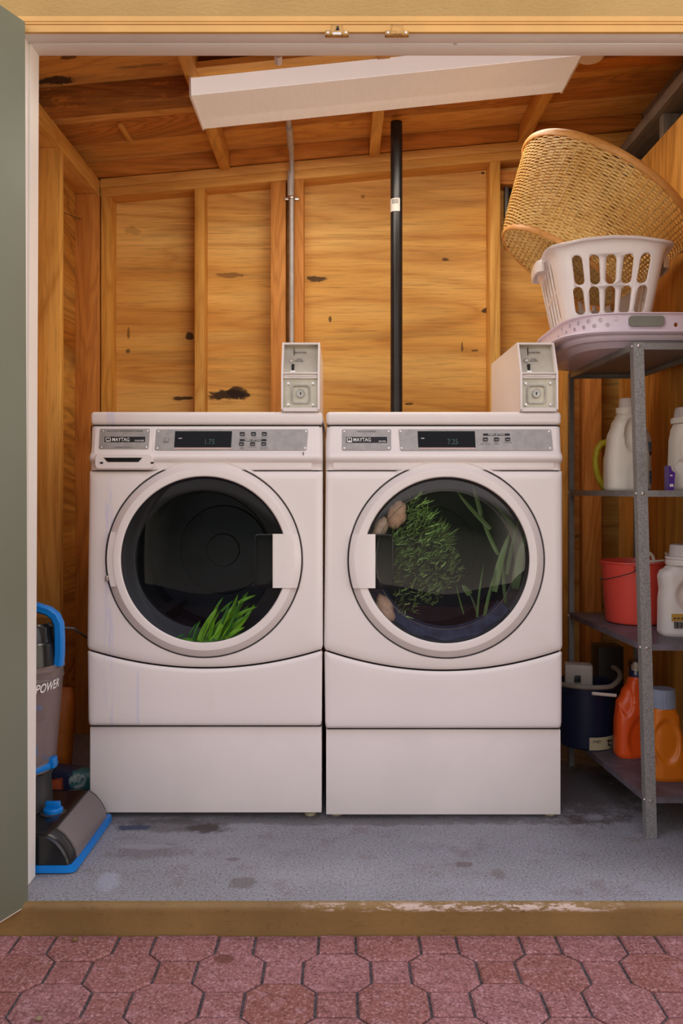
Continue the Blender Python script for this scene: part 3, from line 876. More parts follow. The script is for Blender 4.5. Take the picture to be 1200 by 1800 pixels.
    for row, Y in ((out_of_hole(i1, hole + 3), Yp), (out_of_hole(i2, hole + 3.5), Yp + .0022), (out_of_hole(i3, hole + 4), Yp + .0058), (out_of_hole(outl, hole + 4.5), Yp + .012), (out_of_hole(outl, hole + 4.5), 2.53)):
        ring_rows.append([P(x, y, Y) for x, y in row])
    b = B(); b.loft(ring_rows, True)
    b.done('front_panel', M_b, root, ang=50)
    # lower panel: curved top
    ybot = 1275 if W else 1279.5
    o2 = []
    for k in range(41):
        x = bl + 2.5 + (br - bl - 5) * k / 40; o2.append((x, arc_y(x, 2.6)))
    o2 += [(br - .3, yside + 6)] + [(br - .8 - .8 * k / 8, yside + 8 + (ybot - 10 - yside - 8) * k / 8) for k in range(9)] + [(br - 3, ybot - 2), (br - 6, ybot)]
    o2 += [(bl + 6, ybot), (bl + 3, ybot - 2)] + [(bl + 1.8 - 1.2 * k / 8, ybot - 10 + (yside + 8 - ybot + 10) * k / 8) for k in range(9)] + [(bl + .3, yside + 6)]
    mx, my = (bl + br) / 2, (yside + ybot) / 2 + 8
    def sh2(p_): return [(mx + (x - mx) * (1 - p_ / 205), my + (y - my) * (1 - p_ / 55)) for x, y in o2]
    b = B()
    rows = [[P(x, y, 2.53) for x, y in o2], [P(x, y, Yp + .011) for x, y in o2], [P(x, y, Yp + .003) for x, y in sh2(1)], [P(x, y, Yp + .0005) for x, y in sh2(4)], [P(x, y, Yp - .001) for x, y in sh2(12)], [P(x, y, Yp - .002) for x, y in sh2(30)]]
    b.loft(rows, True, False, True)
    b.done('lower_panel', M_b, root, ang=50)
    b = B(); b.box(PX(L + 2, 2.49), PX(Rt - 4, 2.49), 2.494, 2.502, PZ(1290, 2.49), PZ(1142, 2.49)); 
    b.done('seam_shadow', M_shadow, root)  # black sheet standing in for the shade behind the panel seams
    # pedestal
    b = B(); Yd = 2.488
    b.box(PX(L if W else L, Yd), PX(Rt - 2, Yd), Yd, 3.1, PZ(1428.5 if W else 1432, Yd), PZ(1278 if W else 1282.5, Yd), .002)
    b.done('pedestal', M_enam2, root)
    for fx_, fy_ in ((L + 18 if not W else L + 24, 2.53), (Rt - 22, 2.53), (L + 24, 3.0), (Rt - 24, 3.0)):
        b = B(); X = PX(fx_, 2.53)
        b.lathe([(0, .0), (.016, .0), (.0175, .004), (.0165, .009), (.007, .011), (.007, .03)], (X, fy_, 0), 'Z', 20)
        b.done('foot', plain('cream foot', (0.42, 0.38, 0.26), .5) if 'cream foot' not in bpy.data.materials else bpy.data.materials['cream foot'], root, label='small cream levelling foot')
    # ------- door
    sg = 1 if W else -1            # handle side
    Yf = 2.445
    door = None
    b = B()
    sc_ = lambda r, Y: r * Y / F
    c = (0, 0, 0)
    def lrow(prof, n=144):
        return [[P(cx + r * math.cos(2 * math.pi * k / n), cy + r * math.sin(2 * math.pi * k / n), Y) for k in range(n)] for r, Y in prof]
    b.loft(lrow([(170.8, 2.505), (170.8, 2.470), (170.2, 2.468), (160.4, 2.4475), (159.6, 2.4466), (152, 2.4455), (148, 2.4462), (146.3, 2.449), (145.7, 2.478)]))
    door = b.done('door', M_b if not W else M_enam, root, ang=14)
    b = B(); b.loft(lrow([(170.2, 2.4715), (171.2, 2.4695), (172.2, 2.4695), (173.4, 2.4715)])); b.done('door_gap_shade', M_rubber, root, label='thin dark ring set in the door gap as its shade')  # dark ring added so the gap around the door looks shaded
    # flat hinge pad opposite the handle, on the bevel
    def pad(nm, s, rin_x, y0_, y1_, Yq, mat, rout=170.9, rc=159.5, xin=None):
        b = B(); rows = []
        n = 14
        for k in range(n + 1):
            y = y0_ + (y1_ - y0_) * k / n
            xo = cx + s * math.sqrt(rout ** 2 - (y - cy) ** 2)
            xc_ = cx + s * math.sqrt(rc ** 2 - (y - cy) ** 2)
            xi = rin_x
            rows.append([P(xi, y, Yq + .03), P(xi, y, Yq + .001), P(xi + s * 1, y, Yq), P(xc_, y, Yq - .0005), P(xc_ + s * .8, y, Yq), P(xo - s * .5, y, Yq + (.006 if nm == 'handle' else .001)), P(xo, y, Yq + (.007 if nm == 'handle' else .003)), P(xo, y, Yq + .04)])
        b.loft(rows, False)
        b.face([v for v in b.bm.verts[:8]]) if False else None
        b.bm.verts.ensure_lookup_table()
        b.face([b.bm.verts[i] for i in range(8)]); b.face([b.bm.verts[n * 8 + i] for i in range(8)])
        return b.done(nm, mat, door)
    if W: pad('hinge_pad', -1, 204, 935, 1031, 2.4482, M_enam, rc=161)
    pad('handle', sg, 479 if W else 659.5, 938.5 if W else 939, 1033.5 if W else 1034, 2.4415, M_enam)
    # grip recess beside the handle
    if W: gx0, gx1 = 447.5, 486
    else: gx0, gx1 = 655, 691
    gy0, gy1 = (938.5, 1033) if W else (939, 1035)
    b = B()
    o_ = rrect((gx0 + gx1) / 2, (gy0 + gy1) / 2, (gx1 - gx0) / 2, (gy1 - gy0) / 2, 6, 5)
    i_ = rrect((gx0 + gx1) / 2, (gy0 + gy1) / 2, (gx1 - gx0) / 2 - 2, (gy1 - gy0) / 2 - 2, 5, 5)
    b.loft([[P(x, y, 2.482) for x, y in o_], [P(x, y, 2.452) for x, y in o_], [P(x, y, 2.451) for x, y in i_], [P(x, y, 2.472) for x, y in i_]], True, False, True)
    b.done('grip_recess', M_blackplastic, door, label='dark recessed grip')
    # window glass: shallow dish
    b = B(); b.loft(lrow([(146, 2.4655), (140, 2.462), (120, 2.458), (60, 2.455), (2, 2.4545)], 96), True, False, True)
    b.done('window', M_glassW if W else M_glassD, door)
    if not W:
        b = B(); b.loft([[P(783 + r * math.cos(2 * math.pi * k / 96), 984 + r * math.sin(2 * math.pi * k / 96), Y) for k in range(96)] for r, Y in ((122.6, 2.4662), (122.0, 2.4650), (121.5, 2.4662))], True)
        b.done('window_line', M_screw, door, label='fine bright ring inside the window')
    # cavity, gasket and drum
    b = B(); b.loft(lrow([(176, 2.495), (150, 2.495), (150, 2.58), (121, 2.60), (118, 2.62)], 96)); b.done('gasket', M_rubber, root)
    mdrum = M_drum
    b = B(); ccx, ccz = PX(cx, 2.62), PZ(cy, 2.62)
    b.lathe([(.206, 2.62), (.265, 2.64), (.27, 2.70), (.27, 3.04), (.255, 3.06), (.16, 3.065), (.155, 3.05), (.06, 3.05), (.055, 3.035), (.012, 3.035)], (ccx, 0, ccz), 'Y', 96, cap1=True)
    dr = b.done('drum', mdrum, root)
    for k in range(3):
        a = R(100 + 120 * k); b = B()
        M = Matrix.Translation((ccx, 0, ccz)) @ Matrix.Rotation(a, 4, 'Y')
        b.prism([(-.03, .268), (.03, .268), (.012, .215), (-.012, .215)], 'Y', 2.68, 3.02, M); b.done('drum_fin', mdrum, dr)
    # hinge pins
    if W:
        b = B(); b.box(PX(184.5, 2.46), PX(190, 2.46), 2.46, 2.475, PZ(1022, 2.46), PZ(1012, 2.46), .001); b.done('hinge_pin', M_screw, root, label='small metal hinge pin')
    # ------- console plates
    if W:
        b = B(); cplate(b, 168.5, 752.5, 270.5, 800, .0005, .0035, -3, 6)
        b.loft([[P(x, y, 2.50) for x, y in rrect(217.5, 811.5, 51.5, 13.5, 8, 5)], [P(x, y, 2.4515) for x, y in rrect(217.5, 811.5, 51.5, 13.5, 8, 5)], [P(x, y, 2.4485) for x, y in rrect(217.5, 811, 50, 12, 7, 5)]], True, False, True)
        dd = b.done('detergent_drawer', M_enam, root)
        b = B(); b.loft([[P(x, y, 2.4488) for x, y in ((182, 804.5), (250, 804.5), (243, 812), (189, 812))], [P(x, y, 2.4470) for x, y in ((182, 804.5), (250, 804.5), (243, 812), (189, 812))]], True, True, True)
        b.done('drawer_grip', M_blackplastic, dd, label='black finger slot')
        b = B()
        for x0_ in (176, 265): b.box(PX(x0_, 2.448), PX(x0_ + 5, 2.448), 2.4465, 2.4490, PZ(815, 2.448), PZ(812, 2.448))
        b.done('drawer_catch', M_shadow, dd)
        npx = (177, 755, 264, 790.5, -2.5); sk = -2.5
    else:
        dd = root
        npx = (601, 755, 687, 791.5, 0)
    tb = .004 if W else .0005
    b = B(); cplate(b, npx[0], npx[1], npx[2], npx[3], tb, tb + .0015, npx[4], 2.5)
    npl = b.done('nameplate', M_steelplate, dd)
    nrm = Vector((0, -math.cos(R(TILT)), math.sin(R(TILT))))
    def screws(x0_, y0_, x1_, y1_, h, par, sk=0):
        b = B()
        for X_ in (x0_, x1_):
            for Y_ in (y0_, y1_):
                q = P(X_ + sk * (Y_ - y0_) / max(1, y1_ - y0_), Y_, yc(Y_)) + nrm * h
                MM = Matrix.Translation(q) @ Matrix.Rotation(R(90 - TILT), 4, 'X')
                rows = [[MM @ Vector((r * math.cos(2 * math.pi * k / 12), r * math.sin(2 * math.pi * k / 12), z)) for k in range(12)] for r, z in ((.0034, 0), (.003, .0012), (.0012, .0016))]
                b.loft(rows, True, False, True)
        b.done('screw', M_screw, par)
    screws(npx[0] + 4, npx[1] + 3.5, npx[2] - 4, npx[3] - 3.5, tb + .0015, npl, npx[4])
    bx0, bx1, by0, by1 = (185, 256, 769, 778.5) if W else (608, 680, 768.5, 779)
    b = B(); cplate(b, bx0, by0, bx1, by1, tb + .0014, tb + .002, -.6 if W else 0)
    bnd = b.done('brand_band', M_blackplastic, npl, label='black brand band')
    def ctext(s_, px, py, size_px, mat, par, h, align='CENTER', sx=1, bold=0, nm='lettering'):
        q = P(px, py, yc(py)) + nrm * h
        return text(s_, nm, mat, par, Matrix.Translation(q) @ Matrix.Rotation(R(90 - TILT), 4, 'X'), size_px / S, .0002, align, 0, sx, bold)
    hh = tb + .0022
    b = B(); cplate(b, bx0 + 1.5, by0 + 1.3, bx0 + 10.5, by1 - 1.0, tb + .0018, tb + .0023, 0, 1); lg = b.done('emblem', M_whiteprint, bnd, label='pale square emblem')
    ctext('M', bx0 + 6, by0 + 5, 8.5, M_black, lg, hh + .0002, sx=1.1, bold=.0002)
    ctext('MAYTAG', bx0 + 12.5, by0 + 5.3, 9.8, M_whiteprint, bnd, hh, 'LEFT', 0.78, .0001)
    ctext('WASHER' if W else 'DRYER', bx1 - 2, by1 - 2.4, 4.2, M_whiteprint, bnd, hh, 'RIGHT', 1.0)
    ctext('HEAVY DUTY HIGH EFFICIENCY WASHER' if W else 'HEAVY DUTY DRYER', (npx[0] + npx[2]) / 2, 759.2, 3.6, M_greyprint, npl, hh, 'CENTER', .95)
    if W:
        ctext('COMMERCIAL QUALITY', (npx[0] + npx[2]) / 2 - 2, 787.6, 2.6, M_greyprint, npl, hh, 'CENTER', 1.1)
    # control panel
    cp0, cp1 = (275, 541.5) if W else (700, 968)
    b = B(); cplate(b, cp0, 755, cp1, 791.5 if W else 792, .0005, .002, (-3 if W else 3.5), 2.5)
    cpn = b.done('control_panel', M_steelplate, root)
    screws(cp0 + 3.5, 758.5, cp1 - 3.5, 788, .002, cpn, -2 if W else 2)
    d0, d1 = (308, 408) if W else (733.5, 834)
    b = B(); cplate(b, d0, 758.5, d1, 789, .0018, .0026, -2 if W else 1.5); ds = b.done('display', M_screen, cpn, label='black display window')
    b = B(); cplate(b, d0 - (2 if W else -2), 787.5, d1 - (2 if W else -1), 790, .0026, .0034); b.done('display_ledge', M_pinkmetal, ds)
    b = B(); cplate(b, d0 + 6, 770.5, d0 + 12, 771.6, .0026, .0029); b.done('price_mark', M_whiteprint, ds)
    ctext('1.75' if W else '7.25', d0 + (60 if W else 62), 777.5, 14, M_digits, ds, .0029, 'CENTER', .8)
    if W:
        btn = [(426, 763.3), (445.5, 763.3), (464.5, 763.3), (424.5, 781), (444, 781), (463.5, 781)]
        lbl = [('WHITES', 769), ('COLORS', 769), ('BRIGHTS', 769), ('PERM\nPRESS', 788), ('WOOLENS', 786.3), ('DELICATES\nAND KNITS', 788)]
        band = (421, 772.2, 468.5, 776.2)
        b = B(); b_ = 287
        cplate(b, 287.5, 770, 297, 777.2, .002, .0024); cplate(b, 286, 777.8, 296, 778.8, .002, .0024)
        cer = b.done('energy_mark', M_greyprint, cpn)
        b = B(); cplate(b, 288.3, 770.7, 296.3, 776.5, .0024, .0026); b.done('energy_mark_face', M_steelplate, cer)
        ctext('e', 291.5, 774, 6, M_greyprint, cer, .0028)
        b = B(); q = P(533, 797, 2.456); b.box(q.x - .0012, q.x + .0012, q.y - .002, q.y + .003, q.z - .008, q.z + .004); b.done('nick', M_greyprint, root, label='dark nick in the paint')
    else:
        btn = [(852.5, 773), (872, 773), (891.5, 773)]
        lbl = [('WHITES\nAND COLORS', 780), ('PERM\nPRESS', 780), ('DELICATES', 778.5)]
        band = (848.5, 762.5, 895.5, 766.5)
    b = B(); cplate(b, *band[:4], .0018, .0024); bd = b.done('settings_band', M_blackplastic, cpn, label='black settings band')
    ctext('FABRIC SETTINGS', (band[0] + band[2]) / 2, (band[1] + band[3]) / 2, 4.3, M_whiteprint, bd, .0026, 'CENTER', .85)
    for (x, y), (s_, ly) in zip(btn, lbl):
        b = B(); cplate(b, x - 4.3, y - 3, x + 4.3, y + 3, .0018, .0045, 0, 1.2); bo = b.done('button', M_blackplastic, cpn)
        b = B(); cplate(b, x - 2.9, y + .3, x + 2.9, y + 1.6, .0044, .0048); b.done('button_bar', M_steelplate, bo)
        ctext(s_, x, ly, 2.9, M_greyprint, cpn, .0022, 'CENTER', 1.0, nm='button_lettering')
    return root
M_drum = plain('dark drum steel', (0.03, 0.034, 0.046), 0.35, 0.5, 0.5, 8, 0.2)
M_digits = plain('dim green digits', (0.03, 0.10, 0.065), 0.5)
machine('washer')
machine('dryer')

# ---------------------------------------------------------------- coin boxes
M_coinplate = plain('grey green sheet steel', (0.56, 0.53, 0.44), 0.35, 0.4, 0.5, 14, 0.12)
M_zinc = plain('zinc plated steel', (0.60, 0.57, 0.56), 0.25, 0.85, 0.5, 30, 0.15)
def coin_box(pl, pr, label, y_in):
    yl, ym, yt = 2.470, 2.476, 2.520
    x0, x1 = PX(pl, yl), PX(pr, yl)
    zb, zm, zt = PZ(723.4, 2.48), PZ(654, yl), PZ(602, yt)
    yr = 2.95
    t = thing('coin_box', label, 'coin box', ((x0 + x1) / 2, 2.70, zb))
    th = .0055
    prof = [(yl, zb + .006), (ym - .004, zm), (yt, zt), (yr, zt), (yr, zb), (yl + .01, zb)]
    b = B()
    for a, c_ in ((x0, x0 + th), (x1 - th, x1)): b.prism(prof, 'X', a, c_)
    b.box(x0 + th, x1 - th, yt + .001, yr, zt - th, zt); b.box(x0 + th, x1 - th, yr - th, yr, zb, zt - th)
    b.box(x0 + th, x1 - th, yl + .004, yr - th, zb, zb + .011)
    b.done('case', M_enam, t)
    # shelf between coin slide and vault
    b = B(); b.box(x0 + th, x1 - th, ym - .004, ym + .06, zm - .0045, zm, .001); b.box(x0 + th, x1 - th, ym + .004, ym + .02, zm - .017, zm - .0045, .001)
    b.box(x0 + th + .012, x1 - th - .01, ym + .001, ym + .005, zm - .0115, zm - .0085, .0005)
    b.done('cross_bar', M_enam, t)
    # upper plate, leaning back
    a_up = math.degrees(math.atan2(yt - ym, zt - zm))
    yo = .022
    up0, up1 = Vector((0, ym + yo, zm)), Vector((0, yt + yo, zt - th))
    b = B(); b.prism([(up0.y, up0.z), (up1.y, up1.z), (up1.y + .003, up1.z), (up0.y + .003, up0.z)], 'X', x0 + th, x1 - th)
    upp = b.done('coin_plate', M_coinplate, t)
    W_ = x1 - x0
    ht = zt - zm
    def UP(u, v, off=0): return Vector((x0 + W_ * u, up0.y + (up1.y - up0.y) * v - off, zm + ht * v))
    b = B(); b.box(*(lambda q: (q.x - .0008, q.x + .0008))(UP(.31, 0)), UP(0, .72).y - .004, UP(0, .72).y + .002, UP(0, .58).z, UP(0, .86).z); b.done('coin_slot', M_shadow, upp)
    b = B(); q = UP(.24, .42, .003); b.box(UP(.29, 0).x - .004, UP(.29, 0).x + .0035, UP(0, .18).y - .003, UP(0, .18).y + .004, UP(0, .07).z, UP(0, .30).z); b.done('return_slot', M_shadow, upp)
    b = B(); q = UP(.24, .42, 0); b.lathe([(.0, q.y - .007), (.004, q.y - .007), (.0065, q.y - .005), (.0075, q.y - .001), (.0075, q.y + .004)], (q.x, 0, q.z), 'Y', 20); b.done('return_button', M_zinc, upp)
    b = B(); q = UP(.29, .045, .003); b.box(q.x - .008, q.x + .008, q.y - .004, q.y + .002, q.z - .004, q.z + .003, .001); b.done('coin_cup', M_zinc, upp)
    MT = lambda q: Matrix.Translation(q) @ Matrix.Rotation(R(90 - a_up), 4, 'X')
    text('QUARTERS', 'lettering', M_greyprint, upp, MT(UP(.48, .70, .001)), .0085, .0002, 'CENTER', 0, .85)
    text('COIN\nRETURN', 'lettering', M_greyprint, upp, MT(UP(.45, .44, .001)), .0065, .0002, 'CENTER')
    # vault plate
    yv = yl + .018
    b = B(); b.box(x0 + th, x1 - th, yv, yv + .004, zb + .01, zm - .017)
    vp = b.done('vault_plate', M_coinplate, t)
    cxv, czv = (x0 + x1) / 2 - (0 if pl < 600 else .006), (zb + zm) / 2 - .006
    b = B()
    def sq(h, r, y): return [Vector((x, y, z)) for x, z in rrect(cxv, czv, h, h, r, 5)]
    b.loft([sq(.0275, .010, yv + .001), sq(.0275, .010, yv - .006), sq(.0265, .0095, yv - .0075), sq(.0245, .009, yv - .0075), sq(.0225, .008, yv - .001), sq(.0225, .008, yv + .0005)], True, False, True)
    hs_ = b.done('lock_housing', M_zinc, vp)
    b = B(); b.lathe([(.0125, yv + .001), (.0125, yv - .008), (.0110, yv - .0095), (.008, yv - .0095), (.0075, yv - .0085), (.0035, yv - .0085), (.003, yv - .007), (0.0005, yv - .007)], (cxv, 0, czv + .002), 'Y', 28); lk = b.done('lock', M_zinc, hs_)
    b = B(); b.box(cxv - .0012, cxv + .0012, yv - .0092, yv - .0065, czv - .003, czv + .006); b.done('keyhole', M_shadow, hs_)
    b = B()
    for sx_ in (-1, 1):
        for sz_ in (-1, 1):
            b.lathe([(.0055, yv), (.0045, yv - .003), (.001, yv - .004)], ((x0 + x1) / 2 + sx_ * .036, 0, czv + sz_ * .031), 'Y', 14, cap1=True)
    b.done('rivet', M_zinc, vp)
coin_box(494, 561.5, 'white slope-fronted coin box standing on the washer', 0)
coin_box(914.5, 981, 'white slope-fronted coin box standing on the dryer, its long side showing', 0)

# ---------------------------------------------------------------- leaves added behind the glass in place of reflected plants
def mat_added_leaf(name, a, b_):
    m = N(name); co = m.coord(); n = m.noise(co, 25, 3)
    at = m.n('ShaderNodeAttribute', attribute_name='tint')
    c = m.mix(at.outputs['Fac'], a, b_); c = m.mix(m.math('MULTIPLY', m.maprange(n, .4, .7), .4), c, b_)
    m.set(m.p, 'Base Color', c); m.p.inputs['Roughness'].default_value = 0.3
    return m.m
def blade(b, p0, p1, w0, bend, tint, lay, n=10, twist=0.6):
    p0, p1 = Vector(p0), Vector(p1)
    d = (p1 - p0); side = Vector((-d.z, 0, d.x)).normalized()
    rows = []
    for k in range(n + 1):
        t = k / n
        c = p0 + d * t + side * (bend * math.sin(math.pi * t)) + Vector((0, -.006 * math.sin(math.pi * t), 0))
        ww = w0 * (math.sin(math.pi * min(1, .25 + t * .75)) ** .7 if t < .999 else .05)
        a = twist * math.sin(t * 3)
        s_ = side * math.cos(a) + Vector((0, math.sin(a), 0))
        rows.append([c - s_ * ww / 2, c + Vector((0, .0022, 0)), c + s_ * ww / 2])
    V = [[b.bm.verts.new(q) for q in r] for r in rows]
    for a_, c_ in zip(V, V[1:]):
        for i in range(2):
            f = b.bm.faces.new((a_[i], a_[i + 1], c_[i + 1], c_[i])); f[lay] = tint
rnd = random.Random(3)
b = B(); lay = b.bm.faces.layers.float.new('tint')
Yq = 2.50
for (x0_, y0_, x1_, y1_, w_, bn, ti) in ((350, 1127, 384, 1066, 17, .004, .1), (363, 1127, 378, 1074, 13, -.004, .3), (352, 1126, 366, 1085, 7, .002, .8), (378, 1124, 412, 1062, 11, .004, .2),
        (384, 1122, 405, 1058, 6, .003, .9), (386, 1124, 420, 1072, 9, .003, .1), (392, 1121, 436, 1040, 9, .004, .5), (396, 1120, 430, 1042, 5, .0, .9), (400, 1117, 418, 1045, 10, .004, .2),
        (408, 1112, 447, 1062, 9, -.004, .15), (388, 1120, 440, 1078, 8, .004, .6), (405, 1112, 432, 1066, 5, .002, .9), (395, 1122, 430, 1102, 8, .002, .1), (388, 1075, 410, 1055, 5, 0, .8),
        (310, 1122, 326, 1114, 4, .001, .9), (318, 1124, 380, 1126, 6, .002, .4), (345, 1128, 425, 1112, 8, -.003, .5), (418, 1060, 450, 1046, 6, .002, .4), (412, 1085, 452, 1066, 7, .003, .3),
        (340, 1126, 352, 1090, 6, .002, .9), (330, 1124, 346, 1095, 5, .002, .95), (376, 1075, 392, 1050, 5, .0, .7)):
    if w_ > 12: w_ *= .75
    Yr = Yq + rnd.uniform(-.012, .014)
    blade(b, P(x0_, y0_, Yr), P(x1_, y1_, Yr + rnd.uniform(-.005, .02)), w_ * Yr / F, bn, ti, lay)
for k in range(46):
    u = rnd.random(); x0_ = 345 + 62 * u + rnd.uniform(-4, 4); y0_ = 1127 - 14 * u * u + rnd.uniform(-3, 1)
    L_ = rnd.uniform(28, 82) * (.75 + .4 * u); a = R(rnd.uniform(50, 68))
    x1_, y1_ = x0_ + L_ * math.cos(a), y0_ - L_ * math.sin(a)
    if x1_ > 455: continue
    Yr = Yq + rnd.uniform(-.016, .02)
    blade(b, P(x0_, y0_, Yr), P(x1_, y1_, Yr + .01), rnd.uniform(2.2, 5) * Yr / F, rnd.uniform(-.004, .005), rnd.choice((.0, .2, .5, .9)), lay, twist=rnd.uniform(.4, 1.6))
o = b.done('added_leafy_stalks', mat_added_leaf('added bright green leaves', (0.33, 0.68, 0.03), (0.04, 0.20, 0.03)), None)
recenter(o); tag(o, 'bright green strap leaves added low behind the washer glass in place of a reflection', 'leaves', kind='stuff')

b = B(); lay = b.bm.faces.layers.float.new('tint')
for k in range(1500):
    a = rnd.uniform(0, 2 * math.pi); r = math.sqrt(rnd.random()) * (1 + .16 * math.sin(3 * a + 1) + .10 * math.sin(7 * a))
    px = 738 + 60 * r * math.cos(a); py = 985 + 92 * r * math.sin(a)
    if px > 806 or math.hypot(px - 785, py - 985) > 141: continue
    if py < 935 and px < 712: continue
    if py > 1003 and rnd.random() < .55: continue
    up = (1000 - py) / 110
    ang = R(rnd.gauss(38, 30)); ln = rnd.uniform(6, 22) * (1.25 if py < 960 else .7)
    Yr = 2.485 + rnd.random() ** 2 * .07
    v_ = rnd.random()
    blade(b, P(px, py, Yr), P(px + ln * math.cos(ang), py - ln * math.sin(ang), Yr - .006), rnd.uniform(1.4, 3.8) * Yr / F, rnd.uniform(-.003, .003), (0 if v_ < .12 + .25 * max(0, up) else rnd.uniform(.45, 1)), lay, 4, 1.2)
o = b.done('added_leafy_greens', mat_added_leaf('added mixed green leaves', (0.50, 0.80, 0.25), (0.06, 0.08, 0.03)), None)
recenter(o); tag(o, 'bushy mass of small green leaves added behind the left half of the dryer glass in place of a reflection', 'leaves', kind='stuff')
b = B(); lay = b.bm.faces.layers.float.new('tint')
for (x0_, y0_, x1_, y1_, w_, bn) in ((868, 1040, 896, 935, 13, .006), (905, 1035, 922, 940, 16, .004), (888, 1060, 884, 960, 6, .004), (826, 1045, 812, 1028, 12, 0), (840, 1085, 818, 1030, 4, -.004), (850, 1090, 872, 1000, 6, .004),
        (875, 975, 838, 880, 7, .006), (862, 930, 800, 860, 8, .004), (905, 930, 860, 880, 7, -.004), (838, 1085, 850, 990, 4, .003), (815, 1080, 800, 1020, 3, .002), (890, 1010, 915, 900, 7, .004), (845, 905, 830, 850, 8, 0)):
    Yr = 2.52 + rnd.random() * .03
    blade(b, P(x0_, y0_, Yr), P(x1_, y1_, Yr), w_ * Yr / F, bn, rnd.uniform(.55, .95), lay)
o = b.done('added_long_leaves', mat_added_leaf('added dull green long leaves', (0.22, 0.42, 0.10), (0.05, 0.09, 0.035)), None)
recenter(o); tag(o, 'long dull green leaves added behind the right half of the dryer glass in place of a reflection', 'leaves', kind='stuff')

def lump(name, px, py, Y, rx, ry, rot, colr, label, seed):
    b = B(); bm2 = b.bm
    bmesh.ops.create_icosphere(bm2, subdivisions=4, radius=1)
    c = P(px, py, Y); r_ = random.Random(seed)
    ph = [r_.uniform(0, 6) for _ in range(6)]
    for v in bm2.verts:
        n = v.co.normalized()
        k = 1 + .08 * math.sin(n.x * 4 + ph[0]) * math.sin(n.z * 5 + ph[1]) + .03 * math.sin(n.x * 12 + ph[2] + 5 * n.z)
        q = Vector((n.x * rx * Y / F * k, n.y * .024, n.z * ry * Y / F * k))
        v.co = c + Matrix.Rotation(R(rot), 3, 'Y') @ q
    o = b.done(name, plain(name + str(seed), colr, .8, 0, .3, 60, .15, .5), None)
    recenter(o); tag(o, label, 'cloth bundle'); return o
lump('cloth_bundle', 697, 905, 2.507, 17, 26, 20, (0.55, 0.36, 0.24), 'beige soft bundle at the upper left behind the dryer glass', 1)
lump('cloth_bundle', 668, 930, 2.500, 12, 22, 25, (0.50, 0.37, 0.28), 'small beige bundle tucked just above the dryer door handle', 2)
lump('cloth_bundle', 677, 1070, 2.503, 14, 27, -25, (0.52, 0.36, 0.26), 'beige soft bundle at the lower left behind the dryer glass', 3)
b = B()
rows = []
for k in range(33):
    a = R(38 + 118 * k / 32)
    c_, s_ = math.cos(a), math.sin(a)
    rows.append([P(783 + r * c_, 984 + r * s_, Y) for r, Y in ((144, 2.505), (140 + 2 * math.sin(k), 2.499), (124, 2.512), (116, 2.54))])
b.loft(rows, False); o = b.done('navy_cloth', plain('navy cloth', (0.03, 0.045, 0.09), .7, 0, .3, 30, .4, .4), None)
recenter(o); tag(o, 'dark navy cloth lying along the bottom of the dryer drum', 'cloth')

# ---------------------------------------------------------------- metal shelf unit
def mat_galv():
    m = N('galvanised grey metal')
    co = m.coord(); n1 = m.noise(co, 260, 3, .7); n2 = m.noise(co, 6, 4, .6)
    c = m.mix(m.maprange(n1, .35, .65), (0.20, 0.195, 0.19), (0.33, 0.325, 0.32))
    c = m.mix(m.math('MULTIPLY', m.maprange(n2, .5, .7), .4), c, (0.12, 0.10, 0.09))
    m.set(m.p, 'Base Color', c); m.p.inputs['Roughness'].default_value = 0.45; m.p.inputs['Metallic'].default_value = 0.25
    return m.m
M_galv = mat_galv()
def mat_shelf():
    m = N('grimy shelf metal')
    co = m.coord(); n1 = m.noise(co, 9, 5, .7); n2 = m.noise(co, 120, 3, .6)
    c = m.mix(m.maprange(n1, .35, .65), (0.10, 0.085, 0.10), (0.17, 0.15, 0.185))
    c = m.mix(m.math('MULTIPLY', m.maprange(n2, .55, .7), .4), c, (0.22, 0.2, 0.22))
    m.set(m.p, 'Base Color', c); m.p.inputs['Roughness'].default_value = 0.5; m.p.inputs['Metallic'].default_value = 0.2
    return m.m
M_shelfm = mat_shelf()
YF_, YR_ = 2.35, 2.97
SW = 0.25
def fx(z):   # x of the front-left corner leans out towards the floor
    return 0.840 - (0.840 - 0.803) * z / (CZ + .406)
sh = thing('shelf_unit', 'grey slotted-metal shelf unit with four shelves beside the dryer', 'shelf unit', (.93, 2.66, 0))
def post(corner):
    b = B()
    zt_ = CZ + .4075
    fr, lf = corner
    y = YF_ if fr else YR_
    sy = 1 if fr else -1
    sx_ = 1 if lf else -1
    def xx(z): return (fx(z) if fr else .787) + (0 if lf else SW)
    th, wd = .002, .029 if fr else .022
    pts = [(0, 0), (wd, 0), (wd, th), (th, th), (th, wd), (0, wd)]
    A = [Vector((xx(0) + sx_ * u, y + sy * v, 0.0005)) for u, v in pts]; C_ = [Vector((xx(zt_) + sx_ * u, y + sy * v, zt_)) for u, v in pts]
    b.loft([A, C_], True, True, True)
    p_ = b.done('post', M_galv, sh)
    b = B()
    for h in (.398, -.009, -.434, -.855):
        z = CZ + h
        b.lathe([(.005, y - sy * .0005), (.0042, y - sy * .003), (.001, y - sy * .004)], (xx(z) + sx_ * wd * .5, 0, z), 'Y', 12, cap1=True)
        q = xx(z)
        rows = [[Vector((q - sx_ * d, y + sy * wd * .4 + r * math.cos(2 * math.pi * k / 12), z + r * math.sin(2 * math.pi * k / 12))) for k in range(12)] for r, d in ((.005, 0), (.0042, .0025), (.001, .0035))]
        b.loft(rows, True, False, True)
    b.done('bolt', M_screw, p_, label='bright bolt')
for c_ in ((1, 1), (1, 0), (0, 1), (0, 0)): post(c_)
